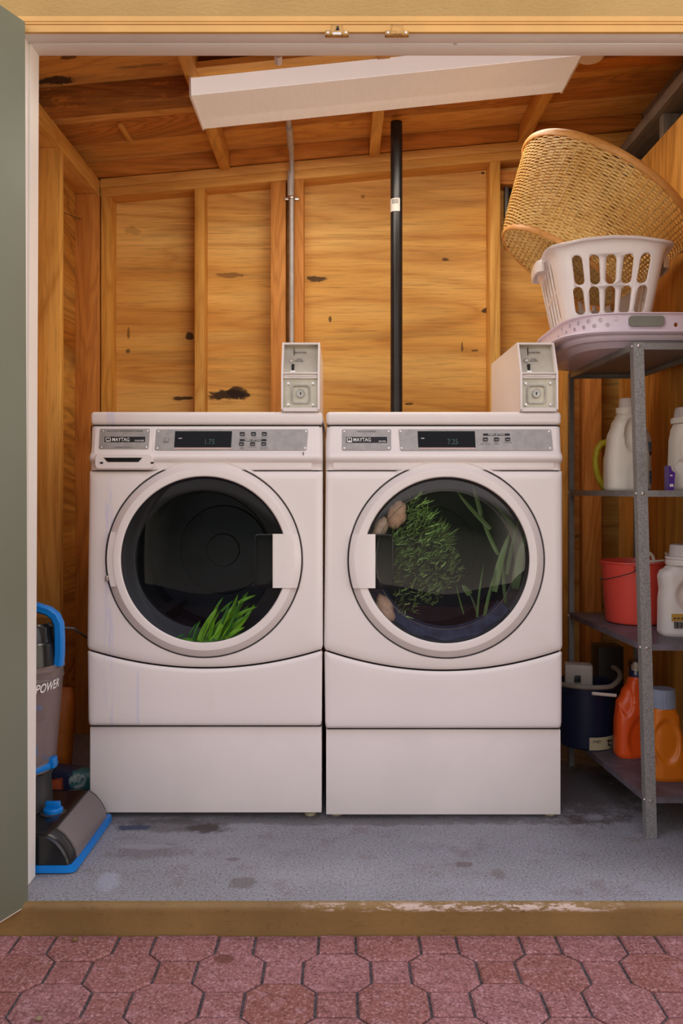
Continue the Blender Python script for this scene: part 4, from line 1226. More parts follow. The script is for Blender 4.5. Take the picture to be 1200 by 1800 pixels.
def shelf(h):
    z = CZ + h
    xf, xr_ = fx(z) + .0022, .787 + .0022
    cs = [(xf, YF_ + .0022), (xf + SW - .0045, YF_ + .0022), (xr_ + SW - .0045, YR_ - .0022), (xr_, YR_ - .0022)]
    b = B()
    top = [Vector((x, y, z)) for x, y in cs]; top2 = [Vector((x, y, z - .0015)) for x, y in cs]
    cxm = sum(c[0] for c in cs) / 4; cym = sum(c[1] for c in cs) / 4
    def ins(d, zz): return [Vector((x + (d if x < cxm else -d), y + (d if y < cym else -d), zz)) for x, y in cs]
    b.loft([ins(.0, z), ins(0, z - .0175), ins(.012, z - .0175), ins(.012, z - .016), ins(.0015, z - .016), ins(.0015, z - .0015)], True, True, True)
    b.done('shelf_board', M_shelfm if h < -.1 else M_galv, sh)
SH = (.406, 0.0, -.424, -.845)
for h in SH: shelf(h)

# ---------------------------------------------------------------- bottles
def bottle_body(name, cx, cy, z0, rows, mat, parent, dimples=(), ex=3.2, n=96, sub=26, extra=None):
    """rows: (height, half width, half depth, shift); smooth interpolation with surface dimples seen from the front"""
    hs_ = [r[0] for r in rows]
    R_ = []
    H = rows[-1][0]
    zs = []
    for a, c_ in zip(rows, rows[1:]):
        m = max(2, int((c_[0] - a[0]) / H * sub * 2.2))
        for k in range(m): zs.append(a[0] + (c_[0] - a[0]) * k / m)
    zs.append(H)
    def ev(z, i):
        for a, c_ in zip(rows, rows[1:]):
            if z <= c_[0] + 1e-9:
                t = (z - a[0]) / max(1e-6, c_[0] - a[0]); t = t * t * (3 - 2 * t) if (a[1] != c_[1]) else t
                return a[i] + (c_[i] - a[i]) * t
        return rows[-1][i]
    for z in zs:
        R_.append([q for q in superell(cx + ev(z, 3), cy, z0 + z, ev(z, 1), ev(z, 2), ex if z < hs_[-2] else 2, n)])
    for row in R_:
        for q in row:
            for (dx, dz, rx, rz, dep) in dimples:
                if q.y < cy + .2 * 0:
                    d = math.hypot((q.x - cx - dx) / rx, (q.z - z0 - dz) / rz)
                    if d < 1.25:
                        k = max(0, min(1, (1.15 - d) / .35)); k = k * k * (3 - 2 * k)
                        q.y += dep * k
    b = B(); b.loft(R_, True, True, True)
    return b.done(name, mat, parent, ang=50)
def cap(name, cx, cy, z0, r, h, mat, parent, ribs=True, taper=.93, label=None):
    n = 72
    rows = []
    for rr, z in ((r, 0), (r, h * .1), (r * (1 + taper) / 2, h * .6), (r * taper, h * .92), (r * taper * .94, h)):
        rows.append([Vector((cx + rr * (1 - (.03 if ribs and k % 2 else 0)) * math.cos(2 * math.pi * k / n), cy + rr * (1 - (.03 if ribs and k % 2 else 0)) * math.sin(2 * math.pi * k / n), z0 + z)) for k in range(n)])
    b = B(); b.loft(rows, True, True, True); return b.done(name, mat, parent, label=label)
M_cream = plain('cream white plastic', (0.74, 0.68, 0.60), 0.4, 0, .5, 6, .04, 0, .1)
M_capcream = plain('translucent pinkish cap', (0.56, 0.48, 0.45), 0.4)
M_yellow = plain('yellow plastic', (0.62, 0.52, 0.03), 0.35)
M_whiteb = plain('white plastic', (0.80, 0.76, 0.74), 0.35, 0, .5, 6, .03, 0, .1)
M_bluelabel = plain('blue label', (0.10, 0.30, 0.55), 0.4)
M_navylabel = plain('navy print', (0.02, 0.03, 0.15), 0.4)
M_purple = plain('purple pack', (0.10, 0.03, 0.30), 0.35)

# shelf 2: big cream jug, yellow jug, blue-labelled bottle, second cream jug, purple pack
z2 = CZ + 0.0 + .0003
Y = 2.66
x = PX(1101, Y)
t = thing('detergent_jug', 'large cream jug with ribbed cap behind the front shelf post', 'detergent jug', (x, Y, z2), 'jugs on the second shelf')
s = Y / F
bottle_body('jug_body', x, Y, z2, [(0, .064, .045, 0), (.006, .067, .048, 0), (.08, .067, .048, 0), (.16, .060, .045, .001), (.205, .047, .04, .002), (.228, .034, .033, .001), (.236, .0275, .0275, -.001), (.243, .0275, .0275, -.001)], M_cream, t,
            [(.010, .168, .028, .052, .020), (.04, .03, .05, .075, .006)])
b = B(); b.lathe([(.027, z2 + .239), (.031, z2 + .239), (.032, z2 + .241), (.031, z2 + .249), (.032, z2 + .251), (.031, z2 + .256), (.024, z2 + .257)], (x - .001, Y, 0), 'Z', 48); b.done('jug_neck', M_cream, t)
cap('jug_cap', x + .001, Y, z2 + .256, .0245, .030, M_capcream, t, label='pinkish ribbed cap')
b = B(); y_ = Y - .0502
b.box(PX(1106, Y), PX(1120, Y), y_, y_ + .004, z2 + .03, z2 + .072); lb = b.done('jug_label', M_whiteprint, t)
b = B(); b.box(PX(1105, Y), PX(1109, Y), y_ - .0006, y_ + .0004, z2 + .064, z2 + .068); b.box(PX(1108, Y), PX(1120, Y), y_ - .0006, y_ + .0004, z2 + .05, z2 + .053); b.done('label_print', M_navylabel, lb)

Y = 2.84; s = Y / F
x = PX(1092, Y)
t = thing('yellow_jug', 'yellow jug with looped handle mostly hidden behind the large cream jug', 'jug', (x, Y, z2))
bottle_body('jug_body', x, Y, z2, [(0, .056, .045, 0), (.006, .06, .048, 0), (.10, .058, .046, 0), (.16, .036, .034, .003), (.19, .02, .02, .004)], M_yellow, t)
cap('jug_cap', x + .004, Y, z2 + .19, .022, .025, M_yellow, t)
b = B(); ps = [P(1066, 777, Y), P(1056, 780, Y), P(1049, 790, Y), P(1046, 806, Y), P(1047, 824, Y), P(1052, 842, Y), P(1060, 856, Y), P(1070, 859, Y)]
b.tube(ps, [.011, .011, .0105, .010, .010, .010, .0105, .010], 12); b.done('handle', M_yellow, t)

Y = 2.76; x = PX(1123, Y)
t = thing('cleaner_bottle', 'slim white bottle with blue bands just right of the front shelf post', 'bottle', (x, Y, z2))
rB = .0375
b = B(); b.lathe([(rB - .003, z2), (rB, z2 + .004), (rB, z2 + .165), (rB - .003, z2 + .175), (.026, z2 + .195), (.012, z2 + .208), (.012, z2 + .23)], (x, Y, 0), 'Z', 48, True, True); b.done('bottle_body', M_whiteb, t)
cap('bottle_cap', x, Y, z2 + .228, .014, .02, M_whiteb, t)
sticker(x, Y, rB, z2 + .020, z2 + .062, 180, 360, M_bluelabel, 'label_band', t, n=24)
sticker(x, Y, rB, z2 + .058, z2 + .061, 180, 360, M_navylabel, 'label_line', t, off=.0012, n=24)
sticker(x, Y, rB, z2 + .040, z2 + .043, 180, 360, M_navylabel, 'label_line', t, off=.0012, n=24)
sticker(x, Y, rB, z2 + .112, z2 + .125, 180, 360, M_navylabel, 'label_band', t, n=24)
sticker(x, Y, rB, z2 + .127, z2 + .156, 200, 360, M_bluelabel, 'label_band', t, n=24)

Y = 2.52; x = PX(1210, Y); 
t = thing('detergent_jug', 'cream jug with ribbed cap at the right end of the second shelf', 'detergent jug', (x, Y, z2), 'jugs on the second shelf')
bottle_body('jug_body', x, Y, z2, [(0, .054, .045, 0), (.006, .056, .048, 0), (.06, .055, .048, 0), (.14, .0535, .045, .0), (.175, .049, .04, .0), (.190, .044, .036, 0), (.198, .04, .034, 0), (.20, .04, .034, -.001)], M_cream, t,
            [(-.022, .118, .020, .044, -.006), (-.03, .07, .02, .02, .006)])
b = B(); b.lathe([(.04, z2 + .196), (.050, z2 + .197), (.051, z2 + .199), (.050, z2 + .206), (.051, z2 + .208), (.049, z2 + .213), (.036, z2 + .214)], (x, Y, 0), 'Z', 48); b.done('jug_neck', M_cream, t)
cap('jug_cap', x, Y, z2 + .213, .041, .031, M_capcream, t, label='pinkish ribbed cap')
Y = 2.43; x0_, x1_ = PX(1175.5, Y), PX(1186, Y)
b = B(); b.prism([(x0_, z2), (x0_ + .014, z2 ), (x0_ + .0175, z2 + .05), (x0_ + .008, z2 + .056), (x0_ + .005, z2 + .068), (x0_, z2 + .07)], 'Y', Y, Y + .035)
t = b.done('scent_pack', M_purple, None); recenter(t); t = tag(t, 'small purple pack with pale print against the right cream jug', 'pack')
b = B(); b.box(x0_ + .002, x0_ + .012, Y - .0006, Y + .0004, z2 + .010, z2 + .018); b.box(x0_ + .003, x0_ + .010, Y - .0006, Y + .0004, z2 + .040, z2 + .044); b.done('print', M_whiteprint, t)

# shelf 3: coral bucket with cream scoop, white detergent bottle
z3 = CZ - .424 + .0003
M_coral = plain('coral red plastic', (0.78, 0.085, 0.06), 0.38, 0, .5, 5, .08, 0, .05)
cxb, cyb = PX(1114, 2.75), 2.745
rb_, rt_ = .090, .108
hb_ = .198
t = thing('red_bucket', 'coral red plastic bucket with wire bail on the third shelf', 'bucket', (cxb, cyb, z3))
b = B()
b.lathe([(.001, z3), (rb_ - .012, z3), (rb_ - .004, z3 + .004), (rb_, z3 + .012), (rt_ - .006, z3 + hb_ - .03), (rt_ - .004, z3 + hb_ - .02), (rt_, z3 + hb_ - .006), (rt_ + .004, z3 + hb_ - .004), (rt_ + .004, z3 + hb_), (rt_ - .001, z3 + hb_), (rt_ - .006, z3 + hb_ - .02), (rb_ - .003, z3 + .015), (.001, z3 + .006)], (cxb, cyb, 0), 'Z', 96)
b.done('bucket_body', M_coral, t)
b = B()
q0 = Vector((cxb - .032, cyb - rt_ + .003, z3 + hb_ - .022)); 
pth = [q0 + Vector((.002, -.002, 0)), q0 + Vector((-.02, -.010, -.008)), q0 + Vector((-.045, .012, -.019)), q0 + Vector((-.068, .045, -.030)), q0 + Vector((-.078, .075, -.036)), q0 + Vector((-.083, .10, -.036))]
b.tube(pth, .0016, 8); b.tube([q0 + Vector((-.083, .10, -.036)), q0 + Vector((-.076, .098, -.033))], .0016, 8)
b.done('wire_handle', plain('dark wire', (.10, .07, .06), .4, .6), t)
b = B(); b.box(q0.x - .006, q0.x + .016, q0.y - .0025, q0.y + .003, q0.z + .008, q0.z + .0095); b.box(q0.x + .018, q0.x + .0195, q0.y - .001, q0.y + .003, q0.z - .006, q0.z + .008); b.box(q0.x - .003, q0.x + .003, q0.y - .004, q0.y + .003, q0.z - .003, q0.z + .003); b.done('lug_slot', M_shadow, t)
# cream scoop lying in the bucket, its ring showing above the rim
cxq, cyq = PX(1143, 2.73), 2.73
t = thing('cream_scoop', 'cream plastic ring-handled scoop resting on the coral bucket rim', 'scoop', (cxq, cyq, z3 + hb_))
b = B(); cc = P(1134, 984, 2.72)
b.tube([cc + Vector((.026 * math.cos(R(a)), 0, .024 * math.sin(R(a)))) for a in range(0, 360, 15)], .0055, 10, closed=True); b.done('ring_handle', M_cream, t)
b = B(); rows = []
for k in range(25):
    a = R(-105 + 115 * k / 24)
    rr = rt_ + .003
    lift = .006 + .016 * (k / 24) ** 3
    rows.append([Vector((cxb + (rr + o1) * math.cos(a), cyb + (rr + o1) * math.sin(a), z3 + hb_ + o2 + lift)) for o1, o2 in ((-.001, -.004), (.003, 0), (.002, .004), (-.004, .004), (-.006, -.003))])
b.loft(rows, True, True, True); b.done('scoop_edge', M_cream, t)

Y = 2.508; x = PX(1207, Y); s = Y / F
t = thing('white_detergent_bottle', 'white detergent bottle with oval grip dent and barcode on the third shelf', 'detergent bottle', (x, Y, z3))
bottle_body('bottle_body', x, Y, z3, [(0, .078, .042, 0), (.008, .083, .0455, 0), (.10, .082, .045, 0), (.135, .079, .043, 0), (.150, .081, .042, 0), (.172, .083, .042, 0), (.186, .078, .04, 0), (.197, .062, .038, 0), (.204, .056, .04, 0), (.208, .055, .04, 0)], M_whiteb, t,
            [(.020, .118, .064, .053, .012)])
b = B(); b.lathe([(.05, z3 + .205), (.060, z3 + .206), (.0605, z3 + .216), (.058, z3 + .219), (.058, z3 + .222), (.061, z3 + .224), (.0605, z3 + .230), (.046, z3 + .231)], (x, Y, 0), 'Z', 48); b.done('bottle_neck', M_whiteb, t)
cap('bottle_cap', x, Y, z3 + .231, .050, .034, plain('pale cap', (.66, .62, .62), .4), t, ribs=False, taper=.95, label='pale tapered cap')
b = B(); yl_ = Y - .0462
b.box(PX(1181, 2.46), PX(1225, 2.46), yl_ - .0003, yl_ + .003, PZ(1092, 2.46), PZ(1079.5, 2.46), .0004); lb = b.done('label', plain('amber label', (.58, .32, .05), .5), t, label='amber label strip')
b = B()
for k in range(3):
    q = P(1186 + 6.5 * k, 1087, 2.46)
    b.lathe([(.0032, yl_ - .0012), (.0032, yl_)], (q.x, 0, q.z), 'Y', 12, True)
b.done('label_symbols', M_greyprint, lb)
b = B()
xk = 1185
rr_ = random.Random(5)
while xk < 1222:
    w_ = rr_.choice((.6, .6, 1.2, 1.8)); b.box(PX(xk, 2.46), PX(xk + w_, 2.46), yl_ - .0006, yl_ + .002, PZ(1105, 2.46), PZ(1093.5, 2.46)); xk += w_ + rr_.choice((.7, 1.1))
b.done('barcode', M_greyprint, t)

# bottom shelf: red bottle, orange bottle, blue bucket of odds and ends
z4 = CZ - .845 + .0003
Y = 2.72; x = PX(1112, Y); s = Y / F
M_redor = plain('orange red plastic', (0.74, 0.085, 0.01), 0.32, 0, .5, 5, .08, 0, .05)
M_orange = plain('orange plastic', (0.72, 0.19, 0.01), 0.32, 0, .5, 5, .08, 0, .05)
t = thing('red_detergent_bottle', 'tall red-orange detergent bottle with clear cap on the bottom shelf', 'detergent bottle', (x, Y, z4))
bottle_body('bottle_body', x, Y, z4, [(0, .054, .036, 0), (.010, .059, .040, 0), (.10, .058, .040, 0), (.165, .053, .037, .001), (.20, .043, .033, .007), (.235, .029, .028, .012), (.25, .024, .024, .013), (.254, .024, .024, .013)], M_redor, t,
            [(.028, .06, .052, .075, .009), (-.030, .185, .020, .05, .008)])
b = B(); b.lathe([(.02, z4 + .252), (.025, z4 + .253), (.0255, z4 + .268), (.024, z4 + .270), (.01, z4 + .271)], (x + .013, Y, 0), 'Z', 32); b.done('cap_collar', M_navylabel, t, label='navy collar')
b = B(); b.lathe([(.0285, z4 + .254), (.0275, z4 + .298), (.024, z4 + .305), (.001, z4 + .306)], (x + .013, Y, 0), 'Z', 32); b.done('clear_cap', glass('clear cap', (.72, .68, .66), 1.45), t, label='clear dosing cap')
b = B(); b.lathe([(.001, z4 + .271), (.017, z4 + .272), (.017, z4 + .288), (.010, z4 + .297), (.001, z4 + .298)], (x + .013, Y, 0), 'Z', 24); b.done('spout', M_cream, t, label='cream pour spout')

Y = 2.512; x = PX(1171, Y); s = Y / F
t = thing('orange_detergent_bottle', 'shorter orange detergent bottle with blue-grey cap at the front of the bottom shelf', 'detergent bottle', (x, Y, z4))
bottle_body('bottle_body', x, Y, z4, [(0, .050, .040, 0), (.010, .0535, .045, .0005), (.05, .052, .045, 0), (.12, .047, .043, -.006), (.165, .041, .038, -.008), (.185, .0405, .035, -.008), (.198, .036, .034, -.0105), (.208, .034, .034, -.0105), (.210, .034, .034, -.0105)], M_orange, t,
            [(-.012, .115, .036, .062, .010)])
cap('bottle_cap', x - .0105, Y, z4 + .208, .0365, .054, plain('blue grey cap', (.27, .33, .46), .35), t, taper=.95, label='ribbed blue-grey cap')
b = B(); b.box(PX(1146, 2.47), PX(1150, 2.47), 2.466, 2.470, PZ(1335, 2.47), PZ(1322, 2.47)); b.done('label_edge', M_coral, t)

cxk, cyk = PX(1027, 2.86) , 2.853
t = thing('blue_bucket', 'dark blue bucket at the back of the bottom shelf', 'bucket', (cxk, cyk, z4))
M_blue = plain('dark blue plastic', (0.004, 0.011, 0.040), .4)
b = B(); rb1, rt1, hk = .088, .106, .205
b.lathe([(.001, z4), (rb1 - .006, z4), (rb1, z4 + .006), (rt1 - .004, z4 + hk - .02), (rt1 + .002, z4 + hk - .018), (rt1 + .004, z4 + hk), (rt1 - .002, z4 + hk), (rt1 - .008, z4 + hk - .02), (rb1 - .004, z4 + .01), (.001, z4 + .008)], (cxk, cyk, 0), 'Z', 64)
b.done('bucket_body', M_blue, t)
rl = rb1 + .004
ls = sticker(cxk, cyk, rl + .0, z4 + .004, z4 + .045, 262, 330, M_coinplate if False else plain('cream label', (.45, .40, .25), .6), 'bucket_label', t, off=.003, n=16)
text('magic', 'lettering', M_greyprint, ls, Matrix.Translation((cxk + .012, cyk - rl - .0032, z4 + .034)) @ Matrix.Rotation(R(90), 4, 'X') @ Matrix.Rotation(R(8), 4, 'Y'), .013, .0002, 'CENTER')
b = B()
for k in range(14): 
    a = R(300 + rnd.uniform(0, 14)); z = z4 + rnd.uniform(.008, .032); b.box(cxk + (rl + .0035) * math.cos(a) - .002, cxk + (rl + .0035) * math.cos(a) + .002, cyk + (rl + .0035) * math.sin(a) - .001, cyk + (rl + .0035) * math.sin(a) + .001, z, z + .004)
b.done('label_emblem', M_black, ls)
b = B(); pth = [(cxk + (rt1 + .006) * math.cos(R(a)), cyk + (rt1 + .006) * math.sin(R(a)), z4 + hk + .006 + .035 * max(0, math.sin(R(a - 300) * 1.0)) if a > 300 else z4 + hk + .006) for a in range(200, 390, 10)]
b.tube(pth, .008, 10); o = b.done('grey_hose', plain('grey hose', (.22, .19, .15), .6)); recenter(o); tag(o, 'grey hose curled over the rim of the dark blue bucket', 'hose')
b = B(); b.tube([P(1041, 1219, 2.72), P(1082, 1222.5, 2.735)], .0055, 12); o = b.done('white_handle_grip', M_cream); recenter(o); tag(o, 'short white tube grip hanging across the dark blue bucket', 'tube')
b = B(); M = Matrix.Translation(P(1016, 1184, 2.86)) @ Matrix.Rotation(R(-12), 4, 'Z')
b.box(-.045, .045, -.03, .03, -.036, .034, .006, 3, M)
t = b.done('white_box', plain('dirty white plastic', (.48, .42, .36), .4)); recenter(t); tag(t, 'small dirty white plastic box lying in the dark blue bucket', 'box')
b = B(); q = P(1014, 1193, 2.825); b.box(q.x - .009, q.x + .010, q.y - .008, q.y, q.z - .009, q.z + .011, .001); b.done('square_vent', M_rubber, t, label='dark square opening')
b = B(); q = P(1078, 1165, 3.02); b.box(q.x - .06, q.x + .03, 3.0, 3.09, z4 + .0 - .03, PZ(1137, 3.0), .004)
o = b.done('black_bin', M_rubber); recenter(o); tag(o, 'black plastic bin standing on the floor behind the shelf unit', 'bin')
o.location.z = 0; 
sc_z = (PZ(1137, 3.0)) / max(1e-4, max(v.co.z for v in o.data.vertices))
for v in o.data.vertices: v.co.z *= sc_z

# ---------------------------------------------------------------- baskets on top
zt = CZ + .406 + .0003
M_lilac = plain('lilac plastic', (0.74, 0.64, 0.74), 0.3, 0, .5, 6, .03, 0, .1)
M_basket = plain('white plastic basket', (0.88, 0.82, 0.82), 0.3, 0, .5, 6, .03, 0, .1)
cxl, cyl = .866, 2.672
t = thing('lilac_basket', 'shallow lilac plastic basket with round holes on top of the shelf unit', 'laundry basket', (cxl, cyl, zt))
def se(hw, hd, z, ex=3.9, n=128, c=(cxl, cyl)): return superell(c[0], c[1], z, hw + .015, hd, ex, n)
b = B()
b.loft([se(.15, .235, zt), se(.155, .24, zt), se(.175, .262, zt + .014), se(.190, .275, zt + .016), se(.196, .281, zt + .022), se(.196, .281, zt + .029), se(.225, .300, zt + .031), se(.232, .305, zt + .035), (se(.226, .300, zt + .041)), se(.196, .285, zt + .043), se(.200, .290, zt + .085),
        se(.207, .296, zt + .087), se(.207, .296, zt + .090), se(.196, .286, zt + .090), se(.190, .279, zt + .04), se(.17, .25, zt + .012), se(.15, .235, zt + .005)], True, True, True)
lil = b.done('basket_body', M_lilac, t, ang=30)
cb = B()
for k in range(56):
    a = 2 * math.pi * k / 56
    c_, s_ = math.cos(a), math.sin(a)
    q = Vector((cxl + .213 * math.copysign(abs(c_) ** .513, c_), cyl + .29 * math.copysign(abs(s_) ** .513, s_), zt + (.057 if k % 2 else .072)))
    if s_ < 0 and abs(q.y - (cyl - .29)) < .03 and PX(1095, 2.385) < q.x < PX(1174, 2.385): continue
    nn = Vector((math.copysign(abs(c_) ** 1.45, c_) / .7, math.copysign(abs(s_) ** 1.45, s_), 0)).normalized()
    cb.tube([q - nn * .04, q + nn * .03], .0062, 14)
cut = cb.done('cut', None, None)
cut.location = -t.location
lil_w = lil
bpy.context.view_layer.update()
cut.location = (0, 0, 0); bpy.context.view_layer.update()
boolean(lil, cut)
for p_ in lil.data.polygons: p_.use_smooth = False
# handle opening at the front
hx0, hx1 = PX(1104, 2.385), PX(1166, 2.385)
yfl = cyl - .292
b = B(); b.loft([[Vector((x_, y_, z_)) for x_, z_ in rrect((hx0 + hx1) / 2, zt + .066, (hx1 - hx0) / 2, .0145, .009)] for y_ in (yfl + .004, yfl - .0035)], True, True, True)
b.done('handle_slot', plain('grey shadowed pocket', (.20, .20, .17), .6), t, label='grey handle pocket')

# white laundry basket
cxw, cyw = .800, 2.66
zw = zt + .016
t = thing('white_laundry_basket', 'white slotted laundry basket nested on the lilac basket', 'laundry basket', (cxw, cyw, zw))
hwB, hdB, hwT, hdT, HB = .112, .166, .166, .222, .284
def wrow(tt, off=0, n=160, flare=0):
    z = zw + HB * tt
    hw_, hd_ = hwB + (hwT - hwB) * tt + off, hdB + (hdT - hdB) * tt + off
    return superell(cxw, cyw, z, hw_, hd_, 7, n)
def wave(row, amp, base=0):
    out_ = []
    for q in row:
        u = (q.x - cxw) / hwT
        k = max(0, min(1, 1 - (abs(u) - .15) / .8))
        q = q.copy(); q.z += amp * (k * k * (3 - 2 * k)) + base; out_.append(q)
    return out_
b = B()
rows = [wrow(0, -.012)] + [wrow(0.0, 0)] + [wrow(k / 12) for k in range(1, 12)]
rows += [wave(wrow(1.0, 0), .016, -.012), wave(wrow(1.0, .004), .016, -.006), wave(wrow(1.0, .016), .016, -.004), wave(wrow(1.0, .019), .016, 0), wave(wrow(1.0, .014), .016, .004), wave(wrow(1.0, .000), .016, .005), wave(wrow(1.0, -.004), .016, .0)]
rows += [wrow(k / 12, -.004) for k in range(11, 0, -1)] + [wrow(.02, -.012)]
b.loft(rows, True, True, True)
wb_ = b.done('basket_body', M_basket, t, ang=30)
def slotpts(cx_, cz_, hw_, hh_): return rrect(cx_, cz_, hw_, hh_, hw_ * .98, 6)
cb = B()
for rI, (zc, hh, spread) in enumerate(((zw + .214, .041, .176), (zw + .129, .039, .166))):
    for k in range(5):
        xk_ = cxw + (k - 2) * spread / 4 * 1.04
        tiltx = (k - 2) * .0014
        pts = slotpts(xk_, zc, .0142, hh)
        pts = [(x_ + (z_ - zc) * (k - 2) * .075, z_) for x_, z_ in pts]
        cb.loft([[Vector((x_, y_, z_)) for x_, z_ in pts] for y_ in (cyw - .25, cyw + .25)], True, True, True)
    # side slots
    for k in range(5):
        yk_ = cyw + (k - 2) * .056
        pts = slotpts(yk_, zc, .0125, hh)
        cb.loft([[Vector((x_, y_, z_)) for y_, z_ in pts] for x_ in (cxw - .25, cxw - .1)], True, True, True)
        cb.loft([[Vector((x_, y_, z_)) for y_, z_ in pts] for x_ in (cxw + .1, cxw + .25)], True, True, True)
cut = cb.done('cut', None, None)
boolean_targets = (wb_, cut)
# meshes of the parts are stored relative to the thing: shift the cutter by hand instead
boolean(wb_, cut)
# handles at the short ends
for s_ in (-1, 1):
    b = B()
    xo = cxw + s_ * (hwT + .012)
    zh = zw + HB - .004
    rows = []
    for k in range(17):
        u = -1 + 2 * k / 16
        yy = cyw + u * .085
        dx = .020 * math.sqrt(max(0, 1 - u ** 4))
        z_ = zh - .0
        rows.append([Vector((xo - s_ * .012, yy, z_ + .004)), Vector((xo + s_ * dx, yy, z_ + .002)), Vector((xo + s_ * (dx + .004), yy, z_ - .006)), Vector((xo + s_ * (dx + .002), yy, z_ - .034)), Vector((xo + s_ * (dx - .003), yy, z_ - .034)), Vector((xo + s_ * (dx - .002), yy, z_ - .008)), Vector((xo - s_ * .012, yy, z_ - .003))])
    b.loft(rows, True, True, True); b.done('handle', M_basket, t)

t.rotation_euler = (0, 0, R(-7))

# wicker hamper
def mat_wicker(nm, a, b_, dk):
    m = N(nm); co = m.coord(); n1 = m.noise(m.mapv(co, (1, 1, 4)), 45, 4, .7); n2 = m.noise(co, 7, 3)
    c = m.mix(m.maprange(n2, .3, .7), a, b_); c = m.mix(m.math('MULTIPLY', m.maprange(n1, .45, .7), .55), c, dk)
    m.set(m.p, 'Base Color', c); m.p.inputs['Roughness'].default_value = .5
    return m.m
M_wick = mat_wicker('straw wicker', srgb(246, 214, 142), srgb(232, 190, 108), srgb(168, 116, 50))
M_wickd = mat_wicker('wicker stakes', srgb(196, 150, 82), srgb(180, 130, 62), srgb(110, 68, 24))
M_wickrim = mat_wicker('wicker rim', srgb(224, 164, 92), srgb(212, 150, 78), srgb(176, 112, 50))
base_c = P(980, 470, 2.68)
rim_c = P(1066, 341, 2.67)
ax = (rim_c - base_c); HH = ax.length; ax.normalize()
rbw, rtw = .200, .296
t = thing('wicker_hamper', 'big round straw-coloured wicker hamper tipped over in the white basket', 'wicker basket', base_c)
zax = ax; xax = Vector((0, 0, 1)).cross(zax).normalized(); yax = zax.cross(xax)
t.rotation_euler = Matrix((xax, yax, zax)).transposed().to_euler()
NS = 72
def rad(z): 
    u = z / HH
    return rbw + (rtw - rbw) * (u ** .85)
b = B(); nrow = 57
rw = random.Random(11)
for i in range(nrow):
    z = .012 + (HH - .03) * i / (nrow - 1)
    if rw.random() < .03: z += .002
    n = NS * 4
    path = []
    ph = rw.uniform(-.0006, .0006)
    amp = .0034
    jit = [rw.uniform(-.0011, .0011) for _ in range(16)]
    for k in range(n):
        a = 2 * math.pi * k / n
        r = rad(z) + amp * math.sin(NS / 2 * a + math.pi * i) 
        zz = z + jit[int(k / n * 16)] * math.sin(math.pi * ((k / n * 16) % 1)) + ph
        path.append(Vector((r * math.cos(a), r * math.sin(a), zz)))
    # ribbon section: flat strand
    rows = []
    for q in path:
        nr = Vector((q.x, q.y, 0)).normalized()
        rows.append([q + nr * .0017, q + Vector((0, 0, .0025)), q - nr * .0012, q - Vector((0, 0, .0025))])
    rows.append(rows[0])
    b.loft(rows, True)
bmesh.ops.remove_doubles(b.bm, verts=b.bm.verts, dist=1e-7)
b.done('woven_side', M_wick, t, local=True, ang=60)
b = B()
for k in range(NS):
    a = 2 * math.pi * k / NS
    b.tube([Vector((rad(z) * math.cos(a), rad(z) * math.sin(a), z)) for z in (.0, HH * .25, HH * .5, HH * .75, HH - .01)], .0022, 5)
b.done('stakes', M_wickd, t, local=True, label='darker upright stakes')
def ringtube(R_, z, sx_, sz_, nm, mat):
    b = B(); rows = []
    for k in range(97):
        a = 2 * math.pi * k / 96
        nr = Vector((math.cos(a), math.sin(a), 0))
        rows.append([nr * R_ + nr * (sx_ * math.cos(2 * math.pi * j / 10)) + Vector((0, 0, z + sz_ * math.sin(2 * math.pi * j / 10))) for j in range(10)])
    b.loft(rows, True); bmesh.ops.remove_doubles(b.bm, verts=b.bm.verts, dist=1e-7)
    return b.done(nm, mat, t, local=True)
ringtube(rtw + .002, HH - .008, .006, .011, 'rim', M_wickrim)
ringtube(rbw + .002, .004, .006, .010, 'base_ring', M_wickrim)
b = B()
# plaited base: rows of flat strands crossing in a disc
for dirn in (0, 1):
    m_ = 26
    for i in range(m_):
        u = -1 + 2 * (i + .5) / m_
        L_ = math.sqrt(max(0, 1 - u * u)) * (rbw - .002)
        if L_ < .01: continue
        nn = max(4, int(L_ / .003)); rows = []
        for k in range(nn + 1):
            v = -L_ + 2 * L_ * k / nn
            hgt = .0016 * math.sin(v / .011 * math.pi + i * math.pi + dirn * math.pi)
            p_ = (u * rbw, v) if dirn else (v, u * rbw)
            wd = Vector((.0042, 0, 0)) if dirn else Vector((0, .0042, 0))
            q = Vector((p_[0], p_[1], -.001 + hgt))
            rows.append([q - wd, q + Vector((0, 0, .001)), q + wd, q - Vector((0, 0, .0012))])
        b.loft(rows, True, True, True)
b.lathe([(.0005, .003), (rbw, .003)], (0, 0, 0), 'Z', 48)
b.done('base', M_wick, t, local=True, ang=60, label='plaited round base')

# ---------------------------------------------------------------- carpet cleaner
M_vblack = plain('gloss black vacuum plastic', (0.010, 0.010, 0.011), 0.22, 0, .5, 8, .1)
M_vblue = plain('bright blue plastic', (0.0, 0.19, 0.62), 0.35, 0, .5, 8, .05)
M_vgrey = plain('dark grey plastic', (0.05, 0.047, 0.047), 0.35)
def mat_tank(nm, tint, a):
    m = N(nm)
    tr = m.n('ShaderNodeBsdfTransparent'); tr.inputs[0].default_value = c4(tint)
    mx = m.n('ShaderNodeMixShader'); mx.inputs[0].default_value = a
    m.p.inputs['Base Color'].default_value = (.36, .30, .30, 1); m.p.inputs['Roughness'].default_value = .25
    m.t.links.new(tr.outputs[0], mx.inputs[1]); m.t.links.new(m.p.outputs[0], mx.inputs[2]); m.t.links.new(mx.outputs[0], m.out.inputs['Surface'])
    return m.m
M_tank = mat_tank('smoky clear tank', (.88, .86, .87), .42)
